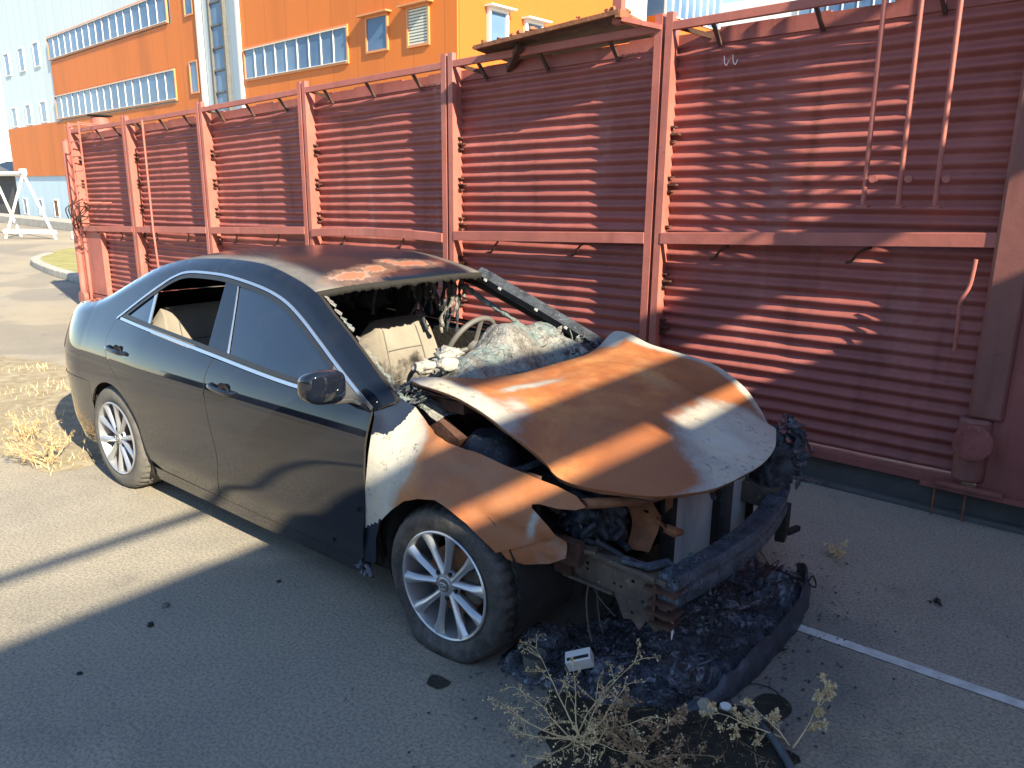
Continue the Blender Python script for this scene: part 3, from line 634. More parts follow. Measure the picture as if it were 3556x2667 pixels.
# left end: pipe stub, ladder, plain plate, flange
mb = MB(); mb.lathe([(0, .0), (.13, 0), (.13, .22), (0, .22)], 20, FP(-10.3, -.35, 2.62), 'Z'); a = mb.build('vent_stub', MAT['fence2'], fence, angle=40)
mb = MB(); mb.lathe([(0, .02), (.17, .02), (.17, .035), (0, .05)], 20, FP(-10.3, -.35, 2.84), 'Z'); mb.build('stub_lid', MAT['soot'], a, angle=40)
mb = MB(); fb2(mb, -10.55, -10.02, .25, 1.18, -.12, -.04); mb.build('end_plate', MAT['fence2'], fence)
mb = MB(); fb2(mb, -10.74, -10.66, 0, 2.62, -.5, -.02); mb.tube([FP(-10.72, .02, .02), FP(-10.72, .02, 2.5)], .05, 10); mb.build('corner_column', MAT['fence2'], fence, angle=40)
mb = MB(); mb.lathe([(0, -.03), (.08, -.03), (.08, .03), (0, .03)], 16, FP(-10.75, .0, 2.45), 'Y'); mb.lathe([(0, -.03), (.11, -.03), (.11, .03), (0, .03)], 16, FP(-10.66, .06, .17), 'Y'); mb.build('flange', MAT['fence2'], fence, angle=40)
ld = MB()
for x in (-10.05, -9.72): ld.tube([FP(x, .2, 2.72), FP(x, .2, 1.62)], .013, 6)
for k in range(6): ld.tube([FP(-10.05, .2, 1.66+k*.2), FP(-9.72, .2, 1.66+k*.2)], .008, 5)
for z in (1.62, 2.7): ld.tube([FP(-9.72, .2, z), FP(-9.72, DP, z)], .01, 5); ld.tube([FP(-10.05, .2, z), FP(-10.05, DP, z)], .01, 5)
ld.build('ladder', MAT['fence2'], fence, angle=40)
MB().tube([FP(-8.2, .02, 2.68), FP(-8.2, .02, 1.3), FP(-8.15, .0, .2)], .013, 8).build('drop_pipe', MAT['fence2'], fence, angle=40)
r = random.Random(11); mb = MB()
for k in range(12):
    a = FP(-10.45+r.random()*.5, .12+r.random()*.1, 1.1+r.random()*.3); mb.tube(catmull([a, a+Vector((.2, -.1, .15)), a+Vector((.45*r.random()+.2, -.05, .4*r.random()))], 4), .008, 4)
mb.build('torn_wires', MAT['rustdark'], fence)
# unseen wall and beams right of the car, shaped to cast the shadow bands
gan = thing('shade_caster', (5.6, -.5, 0), 'unseen red wall and beams right of the yard, shaped to cast its shadow bands', 'shade caster')
X0 = 5.5
def gb(mb, y0, y1, z0, z1, w_=.02, x=X0): return mb.box((x+w_/2, (y0+y1)/2, (z0+z1)/2), (w_, y1-y0, z1-z0))
mb = MB(); gb(mb, -6.5, 2.0, 0, 3.935, .5); mb.build('caster_wall', MAT['fence'], gan)
mb = MB(); gb(mb, -6.5, -.45, 4.035, 4.33); mb.build('beam', MAT['fence2'], gan)
mb = MB(); gb(mb, -6.5, -2.41, 3.88, 4.1); gb(mb, -1.51, -1.38, 3.88, 4.1); gb(mb, -.55, -.45, 3.88, 4.1); mb.build('spacer', MAT['fence2'], gan)
mb = MB(); gb(mb, -6.5, -2.1, 4.685, 4.75); gb(mb, -2.1, -.7, 4.5625, 4.70); gb(mb, -.7, 1.6, 4.49, 4.86); mb.build('beam', MAT['fence2'], gan)
mb = MB(); gb(mb, .78, 1.6, 5.40, 5.64); gb(mb, .60, 1.6, 5.90, 5.96); gb(mb, .50, .90, 4.97, 5.01); gb(mb, .50, .90, 5.08, 5.12); mb.build('beam', MAT['fence2'], gan)
for y in (-6.45, 1.92): mb = MB(); gb(mb, y, y+.08, 3.94, 6.0 if y > 0 else 4.76, .08); mb.build('upright', MAT['fence2'], gan)
mb = MB()  # unseen slats, placed to throw the lattice shadow on the red wall
for x, q_ in ((2.76, .10), (2.95, .055), (3.15, .10)): mb.box((x, 1.31, 3.85), (q_, .003, 1.35))
mb.box((2.95, 1.31, 4.5), (.5, .03, .05)); mb.bar((2.95, 1.31, 4.5), (5.5, 1.31, 5.5), .04, .04)
mb.build('caster_slats', MAT['fence2'], gan)
# ================================================================== BURNT CAR
car = thing('burnt_car', (-1.4, 0, 0), 'burnt-out black sedan with rusted bonnet, missing windscreen and destroyed front', 'car')
_x = np.arange(-4.2, 1.6, .01)
_w = np.interp(_x, *zip(*[(-3.15, .886), (-2.5, .905), (-1.4, .91), (-.5, .905), (0, .90), (.35, .87), (.6, .81), (.8, .72), (.95, .55)]))
_w = np.convolve(np.pad(_w, 10, 'edge'), np.ones(21)/21, 'valid')
_z = np.arange(0, 1.7, .005)
_o = np.interp(_z, *zip(*[(0, .11), (.15, .07), (.25, .045), (.33, .022), (.45, .016), (.6, .004), (.68, 0), (.80, .006), (.845, .016), (.93, .045), (1.0, .078), (1.6, .390)]))
_o = np.convolve(np.pad(_o, 7, 'edge'), np.ones(15)/15, 'valid')
_zi = np.arange(0, 1.7, .005); _rx = None
RAIL = [(-3.80, 1.06), (-3.6, 1.075), (-3.3, 1.105), (-3.08, 1.164), (-2.79, 1.292), (-2.57, 1.378), (-2.33, 1.43), (-2.08, 1.453), (-1.8, 1.462), (-1.536, 1.453), (-1.29, 1.412), (-1.075, 1.356), (-.9, 1.272), (-.70, 1.178), (-.33, .99)]
_R = catmull([(a, b, 0) for a, b in RAIL], 12); _RX = [p.x for p in _R]; _RZ = [p.y for p in _R]
railz = lambda x: float(np.interp(x, _RX, _RZ))
def Wd(x):
    if x > -3.15: return float(np.interp(x, _x, _w))
    k = min(.999, (-3.15-x)/.71); return .886*(1-k**2.9)**(1/2.9)
def Sy(x, z):
    y = Wd(x)-float(np.interp(z, _z, _o))
    if -3.8 < x < -.3:
        e = z-(railz(x)-.06)
        if e > 0: y -= (e/.06)**2*.028
    return y
def side(sgn, off=0): return lambda x, z: Vector((x, sgn*(Sy(x, z)-off), z))
def shrink(poly, d):
    P = [Vector(p) for p in poly]; n = len(P); A = sum(P[i].x*P[(i+1) % n].y-P[(i+1) % n].x*P[i].y for i in range(n)); s = 1 if A > 0 else -1; out = []
    for i in range(n):
        a, b, c = P[i-1], P[i], P[(i+1) % n]; e1 = (b-a).normalized(); e2 = (c-b).normalized(); nn = Vector((-(e1.y+e2.y), e1.x+e2.x))
        if nn.length < .2: nn = Vector((-e1.y, e1.x))
        nn.normalize(); out.append(b+nn*s*d)
    return out
sp2 = lambda P, n=5: [Vector((p.x, p.y)) for p in catmull([(a, b, 0) for a, b in P], n)]
arch = lambda cx, r, a0, a1, n=14, cz=.33: [Vector((cx+r*math.cos(rad(a)), cz+r*math.sin(rad(a)))) for a in lin(a0, a1, n)]
WINTOP = sp2([(-2.806, 1.070), (-2.60, 1.200), (-2.45, 1.288), (-2.322, 1.350), (-2.19, 1.383), (-1.95, 1.392), (-1.749, 1.386), (-1.46, 1.356), (-1.26, 1.316), (-1.09, 1.255), (-.888, 1.163), (-.684, 1.067), (-.425, .952)], 5)
BELT = sp2([(-2.80, 1.062), (-2.40, 1.035), (-1.66, .988), (-.985, .948), (-.424, .945)], 5)
DREAR = sp2([(-2.80, 1.058), (-2.845, .95), (-2.80, .84), (-2.62, .70), (-2.475, .52), (-2.43, .38), (-2.37, .27), (-2.28, .225)], 5)
SB = sp2([(-1.66, .985), (-1.688, .886), (-1.66, .747), (-1.632, .628), (-1.612, .47), (-1.64, .33), (-1.69, .218)], 5)
SA = sp2([(-.424, .945), (-.428, .824), (-.448, .525), (-.49, .32), (-.515, .212)], 5)
near, far = -1, 1
P1 = MAT['paint']; CH = MAT['char']; SO = MAT['soot']
def body_side(s):
    m = [P1, SO]; fl = (0, s, 0)
    outer = [Vector(p) for p in reversed([(p.x, p.y) for p in _R if p.x > -3.64])]
    rear = [Vector((-3.645, 1.0)), Vector((-3.64, .85)), Vector((-3.60, .70)), Vector((-3.42, .64)), Vector((-3.14, .60)), Vector((-3.10, .50))]
    poly = [Vector((-.42, .935))]+[Vector((-.33, .985))]+outer[1:]+rear+arch(-2.775, .352, 150, 5, 14)+[Vector((-2.40, .27))]+list(reversed(DREAR[:-1]))+WINTOP[1:]
    # remove duplicates
    q = [poly[0]]
    for p in poly[1:]:
        if (p-q[-1]).length > .004: q.append(p)
    o = panel('quarter_and_pillar', q, side(s), m, car, sp=.025, thick=.012 if s == near else .03, flip=fl)
    panel('rear_door', shrink(DREAR[:-1]+[Vector((-2.28, .225)), Vector((-1.69, .218))]+list(reversed(SB))[1:]+[p for p in reversed(BELT) if -2.79 < p.x < -1.67], .003), side(s), m, car, sp=.025, thick=.01, flip=fl)
    panel('front_door', shrink(SB+[Vector((-.515, .212))]+list(reversed(SA))[1:]+[p for p in reversed(BELT) if -1.65 < p.x < -.43], .003), side(s), m, car, sp=.025, thick=.01, flip=fl)
    panel('sill', [Vector((-2.42, .215)), Vector((-2.40, .135)), Vector((-.50, .125)), Vector((-.50, .205))], side(s, .006), [P1, SO], car, sp=.03, thick=.01, flip=fl)
    # inner door skin keeps the gaps dark
    panel('inner_skin', [Vector((-2.9, 1.0)), Vector((-2.42, .23)), Vector((-.46, .2)), Vector((-.40, .93))], side(s, .05), SO, car, sp=.07, thick=.02, flip=fl)
body_side(near); body_side(far)
# windows, trim
def strip(name, path, w, h, mat, s, off=0, parent=car, wf=None):
    mb = MB(); n = len(path); vs = []; fs = []
    for i, p in enumerate(path):
        d = (path[min(i+1, n-1)]-path[max(i-1, 0)]).normalized(); q = Vector((-d.y, d.x))
        for a, b in ((-w/2, 0), (-w/2, h), (w/2, h), (w/2, 0)):
            t = p+q*a; vs.append(Vector((t.x, s*(Sy(t.x, t.y)-off+b-.002), t.y)))
    for i in range(n-1):
        for k in range(4): a = i*4+k; b = i*4+(k+1) % 4; fs.append((a, b, b+4, a+4))
    fs += [(0, 1, 2, 3), ((n-1)*4+3, (n-1)*4+2, (n-1)*4+1, (n-1)*4)]
    mb.add(vs, fs); return mb.build(name, mat, parent, smooth=True, angle=40)
off_ = lambda path, d: [p+Vector((-(path[min(i+1, len(path)-1)]-path[max(i-1, 0)]).normalized().y, (path[min(i+1, len(path)-1)]-path[max(i-1, 0)]).normalized().x))*d for i, p in enumerate(path)]
for s in (near, far):
    strip('window_trim', off_(WINTOP, -.008), .013, .006, MAT['chrome'] if s == near else CH, s)
    strip('belt_trim', off_(BELT, .010)[1:-1], .015, .008, MAT['chrome'] if s == near else CH, s)
    strip('window_seal', off_(WINTOP, -.030), .022, .001, MAT['blackplastic'], s)
    strip('window_seal', off_(BELT, .030)[1:-2], .020, .002, MAT['blackplastic'], s)
    if s == near or True:
        g = panel('b_pillar', [Vector(p) for p in [(-1.805, 1.362), (-1.775, 1.18), (-1.742, 1.004), (-1.555, .996), (-1.62, 1.18), (-1.692, 1.358)]], side(s, .004), P1 if s == near else CH, car, sp=.04, thick=.015, flip=(0, s, 0))
FG = sp2([(-1.685, 1.35), (-1.46, 1.33), (-1.26, 1.292), (-1.09, 1.232), (-.91, 1.15), (-.74, 1.073)], 4)+[Vector((-.73, .965)), Vector((-.985, .970)), Vector((-1.545, 1.005))]
panel('door_glass', FG, side(near, .012), MAT['glass'], car, sp=.035, thick=.004, flip=(0, -1, 0))
strip('glass_edge_trim', [Vector((-1.69, 1.355)), Vector((-1.62, 1.18)), Vector((-1.548, 1.0))], .014, .004, MAT['chrome'], near, .006)
panel('quarter_glass', [Vector(p) for p in [(-2.745, 1.075), (-2.47, 1.245), (-2.425, 1.05)]], side(near, .010), MAT['glass'], car, sp=.035, thick=.004, flip=(0, -1, 0))
strip('quarter_divider', [Vector((-2.475, 1.27)), Vector((-2.44, 1.15)), Vector((-2.405, 1.035))], .024, .006, MAT['chrome'], near, .010)
panel('mirror_sail', [Vector(p) for p in [(-.745, 1.082), (-.60, 1.022), (-.435, .955), (-.735, .955)]], side(near, -.001), MAT['greyplastic'], car, sp=.03, thick=.01, flip=(0, -1, 0))
# door handles
for x, z in ((-1.50, .855), (-2.66, .895)):
    mb = MB()
    c = Vector((x, -Sy(x, z), z)); mb.tube(catmull([c+Vector((-.115, .006, .006)), c+Vector((-.09, -.026, .004)), c+Vector((0, -.034, 0)), c+Vector((.075, -.028, -.004)), c+Vector((.10, .004, -.006))], 5), [.010]+[.0125]*18+[.010]*2 if False else .0125, 10)
    h = mb.build('door_handle', P1, car, angle=60)
    mb = MB(); n_ = 20; vs = [c+Vector((0, .001, 0))]; 
    ring = [c+Vector((.052*math.cos(a), -.0035, .034*math.sin(a))) for a in lin(0, 6.283, n_+1)[:-1]]
    mb.add([c+Vector((0, .003, 0))]+ring, [(0, i+1, (i+1) % n_+1) for i in range(n_)]); mb.build('handle_recess', MAT['blackplastic'], h, smooth=True)
# door mirror
panel('rear_side_lining', [Vector(p) for p in [(-2.80, 1.06), (-2.45, 1.29), (-2.2, 1.385), (-1.93, 1.39), (-1.93, 1.01), (-2.4, 1.03)]], side(far, .03), SO, car, sp=.06, thick=.01)
def mirror(s, mats, P=(-.585, .99, 1.04), k=.88):
    b = bmesh.new(); bmesh.ops.create_uvsphere(b, u_segments=28, v_segments=18, radius=1)
    for v in b.verts:
        x, y, z = v.co; f = lambda t, p: math.copysign(abs(t)**p, t)
        x, y, z = f(x, .6), f(y, .75), f(z, .62)
        if x < 0: x *= .55
        v.co = Vector((x*.085-.0, y*.118, z*.080+.012*y*s))*k
        v.co.z += .018*x*(1 if z > 0 else -.2)
    me = bpy.data.meshes.new('mirror_housing'); b.to_mesh(me); b.free()
    me.transform(Matrix.Translation(Vector((P[0], s*P[1], P[2]))))
    h = link('mirror_housing', me, mats, car, True)
    mb = MB(); mb.prism([(-.07, -.045), (-.03, -.055), (.07, -.04), (.08, .02), (.03, .055), (-.06, .05), (-.08, .0)], (P[0]-.052*k, s*P[1], P[2]), (0, s*k, 0), (0, 0, 1), (-1, 0, 0), .004); mb.build('mirror_face', MAT['blackplastic'] if s == far else MAT['greyplastic'], h, angle=40)
    mb = MB(); mb.bar((P[0], s*(P[1]-.03), P[2]-.066), (P[0], s*(P[1]-.14), P[2]-.082), .085, .022, (0, 0, 1)); mb.build('mirror_arm', MAT['greyplastic'], h, bevel=.006)
mirror(near, P1); mirror(far, CH, (-.66, .93, 1.0), .55)
# roof / rear glass / deck as one family of sections
def topz(x, v):
    cr = float(np.interp(x, [-3.87, -3.3, -3.05, -2.6, -1.6, -1.05], [.03, .03, .04, .05, .036, .05]))
    return railz(x)+cr*(1-abs(v)**2.4)
def topp(x, v): return Vector((x, v*(Sy(x, railz(x))+.001), topz(x, v)))
hx = lambda v: -1.075+.065*(1-v*v)
def roofcol(x, y):
    r = 0
    for cx, cy, rx, ry in ((-1.20, -.33, .10, .11), (-1.13, -.20, .07, .13), (-1.20, -.07, .09, .13)):
        pass
    return r
mb = MB(); us = lin(0, 1, 60); vv = lin(-1, 1, 41); me_pts = []
def roofp(u, v): x = -2.62+(hx(v)+2.62)*u; return topp(x, v)
mb.grid(roofp, us, vv)
me = mesh('roof', mb.v, mb.f); at = me.color_attributes.new('mask', 'FLOAT_COLOR', 'POINT')
PATCH = [(-1.13, -.34, .10, .20), (-1.17, -.16, .08, .14), (-1.20, .14, .085, .24), (-1.26, .02, .06, .10)]
for i, v in enumerate(mb.v):
    R_ = max([0]+[1-math.hypot((v.x-a)/c, (v.y-b)/d) *.5 for a, b, c, d in PATCH]); R_ = max(0, (R_-.25)*1.0)
    at.data[i].color = (min(1, R_), sstep(.44, .53, abs(v.y)), 0, 1)
if me.polygons[0].normal.z < 0: me.flip_normals()
o = link('roof', me, [MAT['roof'], SO], car, True); m = o.modifiers.new('solid', 'SOLIDIFY'); m.thickness = .02; m.offset = -1; m.material_offset = 1
mb = MB(); mb.grid(lambda x, v: topp(x, v)-Vector((0, 0, .004)), lin(-3.10, -2.625, 14), lin(-.93, .93, 21)); mb.build('rear_window', MAT['glass'], car, True)
mb = MB(); mb.grid(lambda x, v: topp(x, v), lin(-3.835, -3.10, 22), lin(-1, 1, 31)); o = mb.build('boot_lid', P1, car, True)
# rear fascia and bumper
def fas(t, z, out=0):
    # t -1..1 round the plan corner
    tx = max(0, abs(t)-.999); t = max(-.999, min(.999, t)); a = t*math.pi/2; k = abs(math.sin(a)); ex = 2/2.9
    x = -3.15+tx-.71*abs(math.cos(a))**ex; y = .886*math.copysign(k**ex, t); o_ = float(np.interp(z, _z, _o))
    n_ = Vector((-abs(math.cos(a)), math.copysign(k, t), 0)).normalized(); return Vector((x, y, z))+n_*(out-o_)
tt = [math.copysign(abs(t)**.8, t) for t in lin(-.93, .93, 61)]
mb = MB(); mb.grid(lambda t, z: fas(t, z, -.001-.03*sstep(1.0, 1.08, z)**2), [t for t in tt if abs(t) < .86], lin(.60, 1.075, 24)); mb.build('boot_face', P1, car, True)
mb = MB(); mb.grid(lambda t, z: fas(t, z, .003), [-1.09, -1.06, -1.03]+[q*.999/.93 for q in tt]+[1.03, 1.06, 1.09], [.19+.024*i for i in range(20)]); mb.build('rear_bumper', P1, car, True)
for s in (-1, 1):
    mb = MB(); mb.grid(lambda t, z: fas(s*t, z, .003), lin(.50, .79, 12), lin(.80, .965, 8)); mb.build('tail_lamp', simple('lamp_red', (.30, .02, .02), .15), car, True)
# wheel wells and underbody
mb = MB()
for cx in (-2.775, 0):
    for s in (-1, 1): mb.grid(lambda a, y: Vector((cx+.37*math.cos(a), s*y, .33+.37*math.sin(a))), lin(-.5, math.pi+.5, 16), lin(.45, .85, 3))
    mb.box((cx, 0, .45), (.8, .95, .5))
mb.box((-1.4, 0, .20), (2.0, 1.56, .06)); mb.box((-3.35, 0, .38), (.6, 1.3, .3))
mb.build('underbody', SO, car, fix=False)
# ---- bonnet
HC = [(-.357, -.70, 1.057), (.107, -.66, .94), (.216, -.62, .867), (.37, -.63, .77), (.61, -.66, .78), (.80, -.62, .785), (.875, -.50, .79), (.92, -.37, .79), (.945, -.17, .79), (.93, .1, .80), (.876, .28, .80), (.79, .5, .79), (.697, .66, .77), (.594, .7, .874), (.441, .7, .968), (.234, .7, 1.023), (.016, .7, 1.056), (-.142, .7, 1.093), (-.25, .6, 1.02), (-.22, .16, 1.0), (-.23, -.12, .995), (-.33, -.42, 1.02), (.2, 0, .98), (.5, 0, .92), (.7, 0, .865), (.5, -.35, .875), (.5, .4, .935), (.72, -.35, .84), (.7, .35, .86)]
Hf = RBF(HC)
HO = [(-.358, -.699), (-.071, -.680), (.106, -.659), (.216, -.627), (.301, -.616), (.377, -.638), (.583, -.648), (.76, -.606), (.85, -.515), (.905, -.39), (.937, -.2), (.94, .02), (.915, .18), (.876, .30), (.80, .50), (.702, .665), (.593, .698), (.44, .703), (.234, .701), (.015, .702), (-.143, .701), (-.207, .705), (-.217, .565), (-.205, .36), (-.209, .164), (-.236, -.103), (-.28, -.3), (-.325, -.5)]
def hz(x, y):
    z = Hf(x, y)+.006*fbm((x*3, y*3, 0))
    for c in (-.30, .30):   # two raised swage lines
        e = abs(y-c*(1-.25*(x-.2)))/.05
        z += .010*math.exp(-e*e)*sstep(-.2, .1, x)*(1-sstep(.65, .85, x))
    z += .004*math.sin(x*11+y*5)*math.cos(y*9)
    return z
def hoodmask(x, y):
    g = 0
    xb = float(np.interp(y, [-.7, -.45, -.25, -.05, .1, .35, .6, .7], [1.1, .88, .64, .49, .47, .53, .61, .63]))
    g = max(g, sstep(-.09, .24, x-xb))             # pale front/far corner
    sp_ = .44*sstep(.35, .0, math.hypot((x-.70)/.5, (y+.02)/.9))*sstep(.0, .1, x-xb)
    g = max(g, (1-sstep(.10, .26, y+.72+.10*max(0, x)))*(1-sstep(.0, .28, x)))        # pale near edge
    g = max(g, sstep(.60, .70, y)*.9); g = max(g, sstep(.50, .64, y)*(1-sstep(-.16, -.05, x)))
    g = max(g, .80*math.exp(-(((x+.06-.10*(y+.25))/.035)**2+((y+.25)/.22)**2)))
    g = max(g, .66*math.exp(-(((x-.05)/.10)**2+((y+.5)/.12)**2)))
    edge = sstep(.84, .93, x+.12*abs(y))*.5
    drk = sstep(.25, .6, x)*.8+sstep(-.15, -.28, x)*.6
    cr_ = .50*math.exp(-((math.hypot(x-.70, y-.12)-.16)/.012)**2)*sstep(.05, .2, x-.62) if x > .6 else 0
    return (max(g, edge), max(sp_, cr_, .45*math.exp(-(((x+.12)/.06)**2+((y+.60)/.03)**2))), drk)
o = panel('bonnet', [Vector((p.x, p.y)) for p in catmull([(a, b, 0) for a, b in HO], 3, True)], lambda x, y: Vector((x, y, hz(x, y))), [MAT['burnt'], MAT['rustdark']], car, sp=.02, thick=.004, flip=(0, 0, 1), col=hoodmask, rim=0)
inn = shrink(HO, .035)
panel('bonnet_frame', inn, lambda x, y: Vector((x, y, hz(x, y)-.03-.01*math.sin(x*20))), MAT['rustdark'], car, sp=.04, thick=.006, flip=(0, 0, 1), holes=[[Vector(p) for p in [(-.1, -.45), (.3, -.45), (.4, -.1), (-.1, -.05)]], [Vector(p) for p in [(-.1, .1), (.4, .1), (.4, .5), (-.05, .5)]]])
mb = MB(); HP = [Vector((p[0], p[1])) for p in HO]; R2 = resample(HP, .04); n = len(R2); SH = shrink(R2, .006)
vs = [Vector((p.x, p.y, hz(p.x, p.y)-.004)) for p in SH]+[Vector((p.x, p.y, hz(p.x, p.y)-.022)) for p in shrink(R2, .010)]
mb.add(vs, [(i, (i+1) % n, (i+1) % n+n, i+n) for i in range(n)]); mb.build('bonnet_hem', MAT['rust'], car, True)
# ---- near front wing
FC = [(-.45, .25, -.86), (-.45, .5, -.885), (-.43, .7, -.89), (-.43, .85, -.87), (-.40, .95, -.83), (-.36, .99, -.78), (-.2, .66, -.905), (-.1, .80, -.85), (-.19, .835, -.78), (-.3, .93, -.76), (0, .66, -.905), (.0, .74, -.85), (-.01, .80, -.76), (.2, .62, -.87), (.228, .79, -.73), (.2, .72, -.81), (.35, .5, -.84), (.5, .62, -.76), (.45, .76, -.68), (.56, .725, -.66), (.42, .49, -.79)]
Ff = RBF(FC)
FO = [(-.426, .958), (-.406, .983), (-.377, 1.0), (-.35, .991), (-.327, .975), (-.288, .956), (-.26, .929), (-.214, .891), (-.164, .868), (-.106, .859), (-.007, .825), (.114, .812), (.287, .79), (.411, .764), (.489, .74), (.535, .708), (.507, .697), (.446, .696), (.377, .704), (.354, .700), (.356, .690), (.393, .666), (.439, .636), (.471, .606), (.373, .56), (.264, .513), (.228, .539), (.138, .6), (.062, .636), (-.015, .663), (-.091, .653), (-.18, .617), (-.265, .553), (-.324, .501), (-.355, .47), (-.411, .365), (-.435, .235), (-.505, .224), (-.49, .335), (-.462, .482), (-.436, .645), (-.425, .779), (-.416, .909)]
def wing(x, z):
    y = Ff(x, z)+.004*fbm((x*5, z*5, 3))+.004*math.sin(x*14+z*9)*sstep(.0, .2, x)
    y += .012*math.exp(-((z-.62-.25*(.25-x))/.025)**2)*sstep(.05, .2, x)
    return Vector((x, y, z))
def wingmask(x, z):
    ash = 1-sstep(-.30, -.14, x+.10*(z-.7)+.05*math.sin(z*14)); 
    pnt = sstep(.76, .92, z-max(0, x+.35)*1.6)
    edge = sstep(.03, -.02, x+.425+.5*abs(z-.7)*.1)*.45
    low = 1 if z < .47+.6*(x+.36) and x < -.3 else 0
    p = max(pnt, edge*sstep(.55, .85, z), float(low))
    ash = max(ash, .62*math.exp(-(((x-.375-.04*(z-.6))/.018)**2+((z-.63)/.07)**2)))
    return (ash, p, sstep(.0, .25, x)*.5+sstep(.72, .55, z)*.4)
panel('front_wing', [Vector(p) for p in FO], wing, [MAT['burnt'], MAT['rustdark']], car, sp=.018, thick=.003, flip=(0, -1, 0), col=wingmask, rim=0)
panel('wing_liner', [Vector(p) for p in [(.275, .515), (.455, .61), (.50, .585), (.50, .52), (.44, .485), (.36, .475), (.30, .49)]], lambda x, z: wing(x, z)+Vector((0, .012, 0)), [MAT['burnt'], MAT['rustdark']], car, sp=.02, thick=.003, flip=(0, -1, 0), col=lambda x, z: (.25, 0, .6))
# far wing, charred
panel('front_wing', [Vector(p) for p in [(-.42, .95), (-.30, .97), (.1, .93), (.45, .86), (.62, .78), (.72, .66), (.62, .5), (.36, .46)]]+arch(0, .37, 25, 172, 12)+[Vector((-.46, .25)), Vector((-.52, .25)), Vector((-.43, .6))], side(far), CH, car, sp=.035, thick=.006, flip=(0, 1, 0))
# charred tangle at the far headlamp
def shards(mb, c, n, s, seed, box=(.1, .1, .1)):
    r = random.Random(seed)
    for k in range(n):
        p = Vector(c)+Vector((r.uniform(-1, 1)*box[0], r.uniform(-1, 1)*box[1], r.uniform(-1, 1)*box[2])); a = Vector((r.gauss(0, 1), r.gauss(0, 1), r.gauss(0, 1))).normalized(); b = a.cross(Vector((r.gauss(0, 1), r.gauss(0, 1), 1))).normalized(); L = s*r.uniform(.4, 1.3)
        q = [p-a*L*.5-b*L*.2, p+b*L*r.uniform(.1, .35)-a*L*.1, p+a*L*.5+b*L*.1, p+a*L*.2-b*L*r.uniform(.1, .4)]; nn = a.cross(b)*.004
        mb.add([v for v in q]+[v+nn for v in q], [(3, 2, 1, 0), (4, 5, 6, 7), (0, 1, 5, 4), (1, 2, 6, 5), (2, 3, 7, 6), (3, 0, 4, 7)])
    return mb
def blob(name, c, s, mat, seed, amp=.35, fr=3, sub=4, parent=car, zmin=None, rot=None, **k):
    b = bmesh.new(); bmesh.ops.create_icosphere(b, subdivisions=sub, radius=1)
    for v in b.verts:
        d = v.co.normalized(); q = (d.x*fr+seed, d.y*fr+seed*2, d.z*fr); kk = 1+amp*fbm(q, 6); w_ = Vector((d.x*s[0]*kk, d.y*s[1]*kk, d.z*s[2]*kk))
        if rot: w_ = rot @ w_
        v.co = w_+Vector(c)
        if zmin is not None and v.co.z < zmin: v.co.z = zmin
    me = bpy.data.meshes.new(name); b.to_mesh(me); b.free(); o = link(name, me, mat, parent, True); return tag(o, **k) if k else o
blob('charred_lamp', (.76, .64, .55), (.08, .09, .17), CH, 3, .5, 2.5)
shards(MB(), (.82, .72, .62), 46, .09, 5, (.06, .08, .16)).build('melted_lamp_shards', MAT['charm'], car)
mb = MB(); mb.grid(lambda u, v: Vector((.83+.03*math.sin(u*3), .76+.04*u+.01*math.sin(v*9), .70-.22*v)), lin(0, 1, 8), lin(0, 1, 10)); o = mb.build('lamp_lens', MAT['beam'], car, True); m = o.modifiers.new('s', 'SOLIDIFY'); m.thickness = .006
mb = MB(); mb.bar((.86, .78, .46), (.92, .98, .40), .05, .012); mb.build('bent_bracket', MAT['beam'], car)
# ---- engine bay
mb = MB(); mb.box((.18, 0, .62), (.5, .62, .22)); mb.box((.10, -.18, .76), (.32, .20, .10)); mb.box((.14, .22, .74), (.26, .24, .12))
r = random.Random(2)
for k in range(26): mb.tube(catmull([(r.uniform(-.15, .55), r.uniform(-.6, .6), r.uniform(.5, .82)) for _ in range(3)], 5), r.uniform(.006, .022), 7)
mb.build('engine', CH, car, angle=50)
mb = MB(); mb.grid(lambda x, z: Vector((x, -.66+.05*(z-.6)+.02*fbm((x*6, z*6, 1)), z)), lin(-.42, .30, 16), lin(.58, .76, 10)); o = mb.build('inner_wing', MAT['rustdark'], car, True); m = o.modifiers.new('s', 'SOLIDIFY'); m.thickness = .01
mb = MB(); mb.lathe([(0, .05), (.07, .05), (.10, .02), (.13, -.06), (.13, -.3)], 24, (-.03, -.56, .80), 'Z'); mb.build('strut_tower', CH, car, angle=40)
mb = MB(); mb.box((-.36, 0, .62), (.05, 1.30, .66)); mb.box((-.25, 0, .94), (.22, 1.2, .05)); mb.bar((-.37, -.64, .93), (-.12, -.64, .80), .05, .06); mb.bar((-.12, -.62, .78), (.36, -.58, .62), .04, .04); mb.build('bulkhead', MAT['rustdark'], car)
mb = MB(); mb.tube(catmull([(-.33, -.62, .99), (-.25, -.2, .985), (-.22, .3, .985), (-.26, .68, 1.0)], 4), .012, 8); shards(mb, (-.34, -.66, .985), 34, .05, 8, (.06, .05, .035)); shards(mb, (-.30, .55, .99), 40, .06, 9, (.05, .15, .03)); mb.build('cowl_debris', CH, car)
shards(MB(), (-.37, -.67, .99), 26, .045, 18, (.05, .05, .03)).build('cowl_ash', MAT['ash'], car)
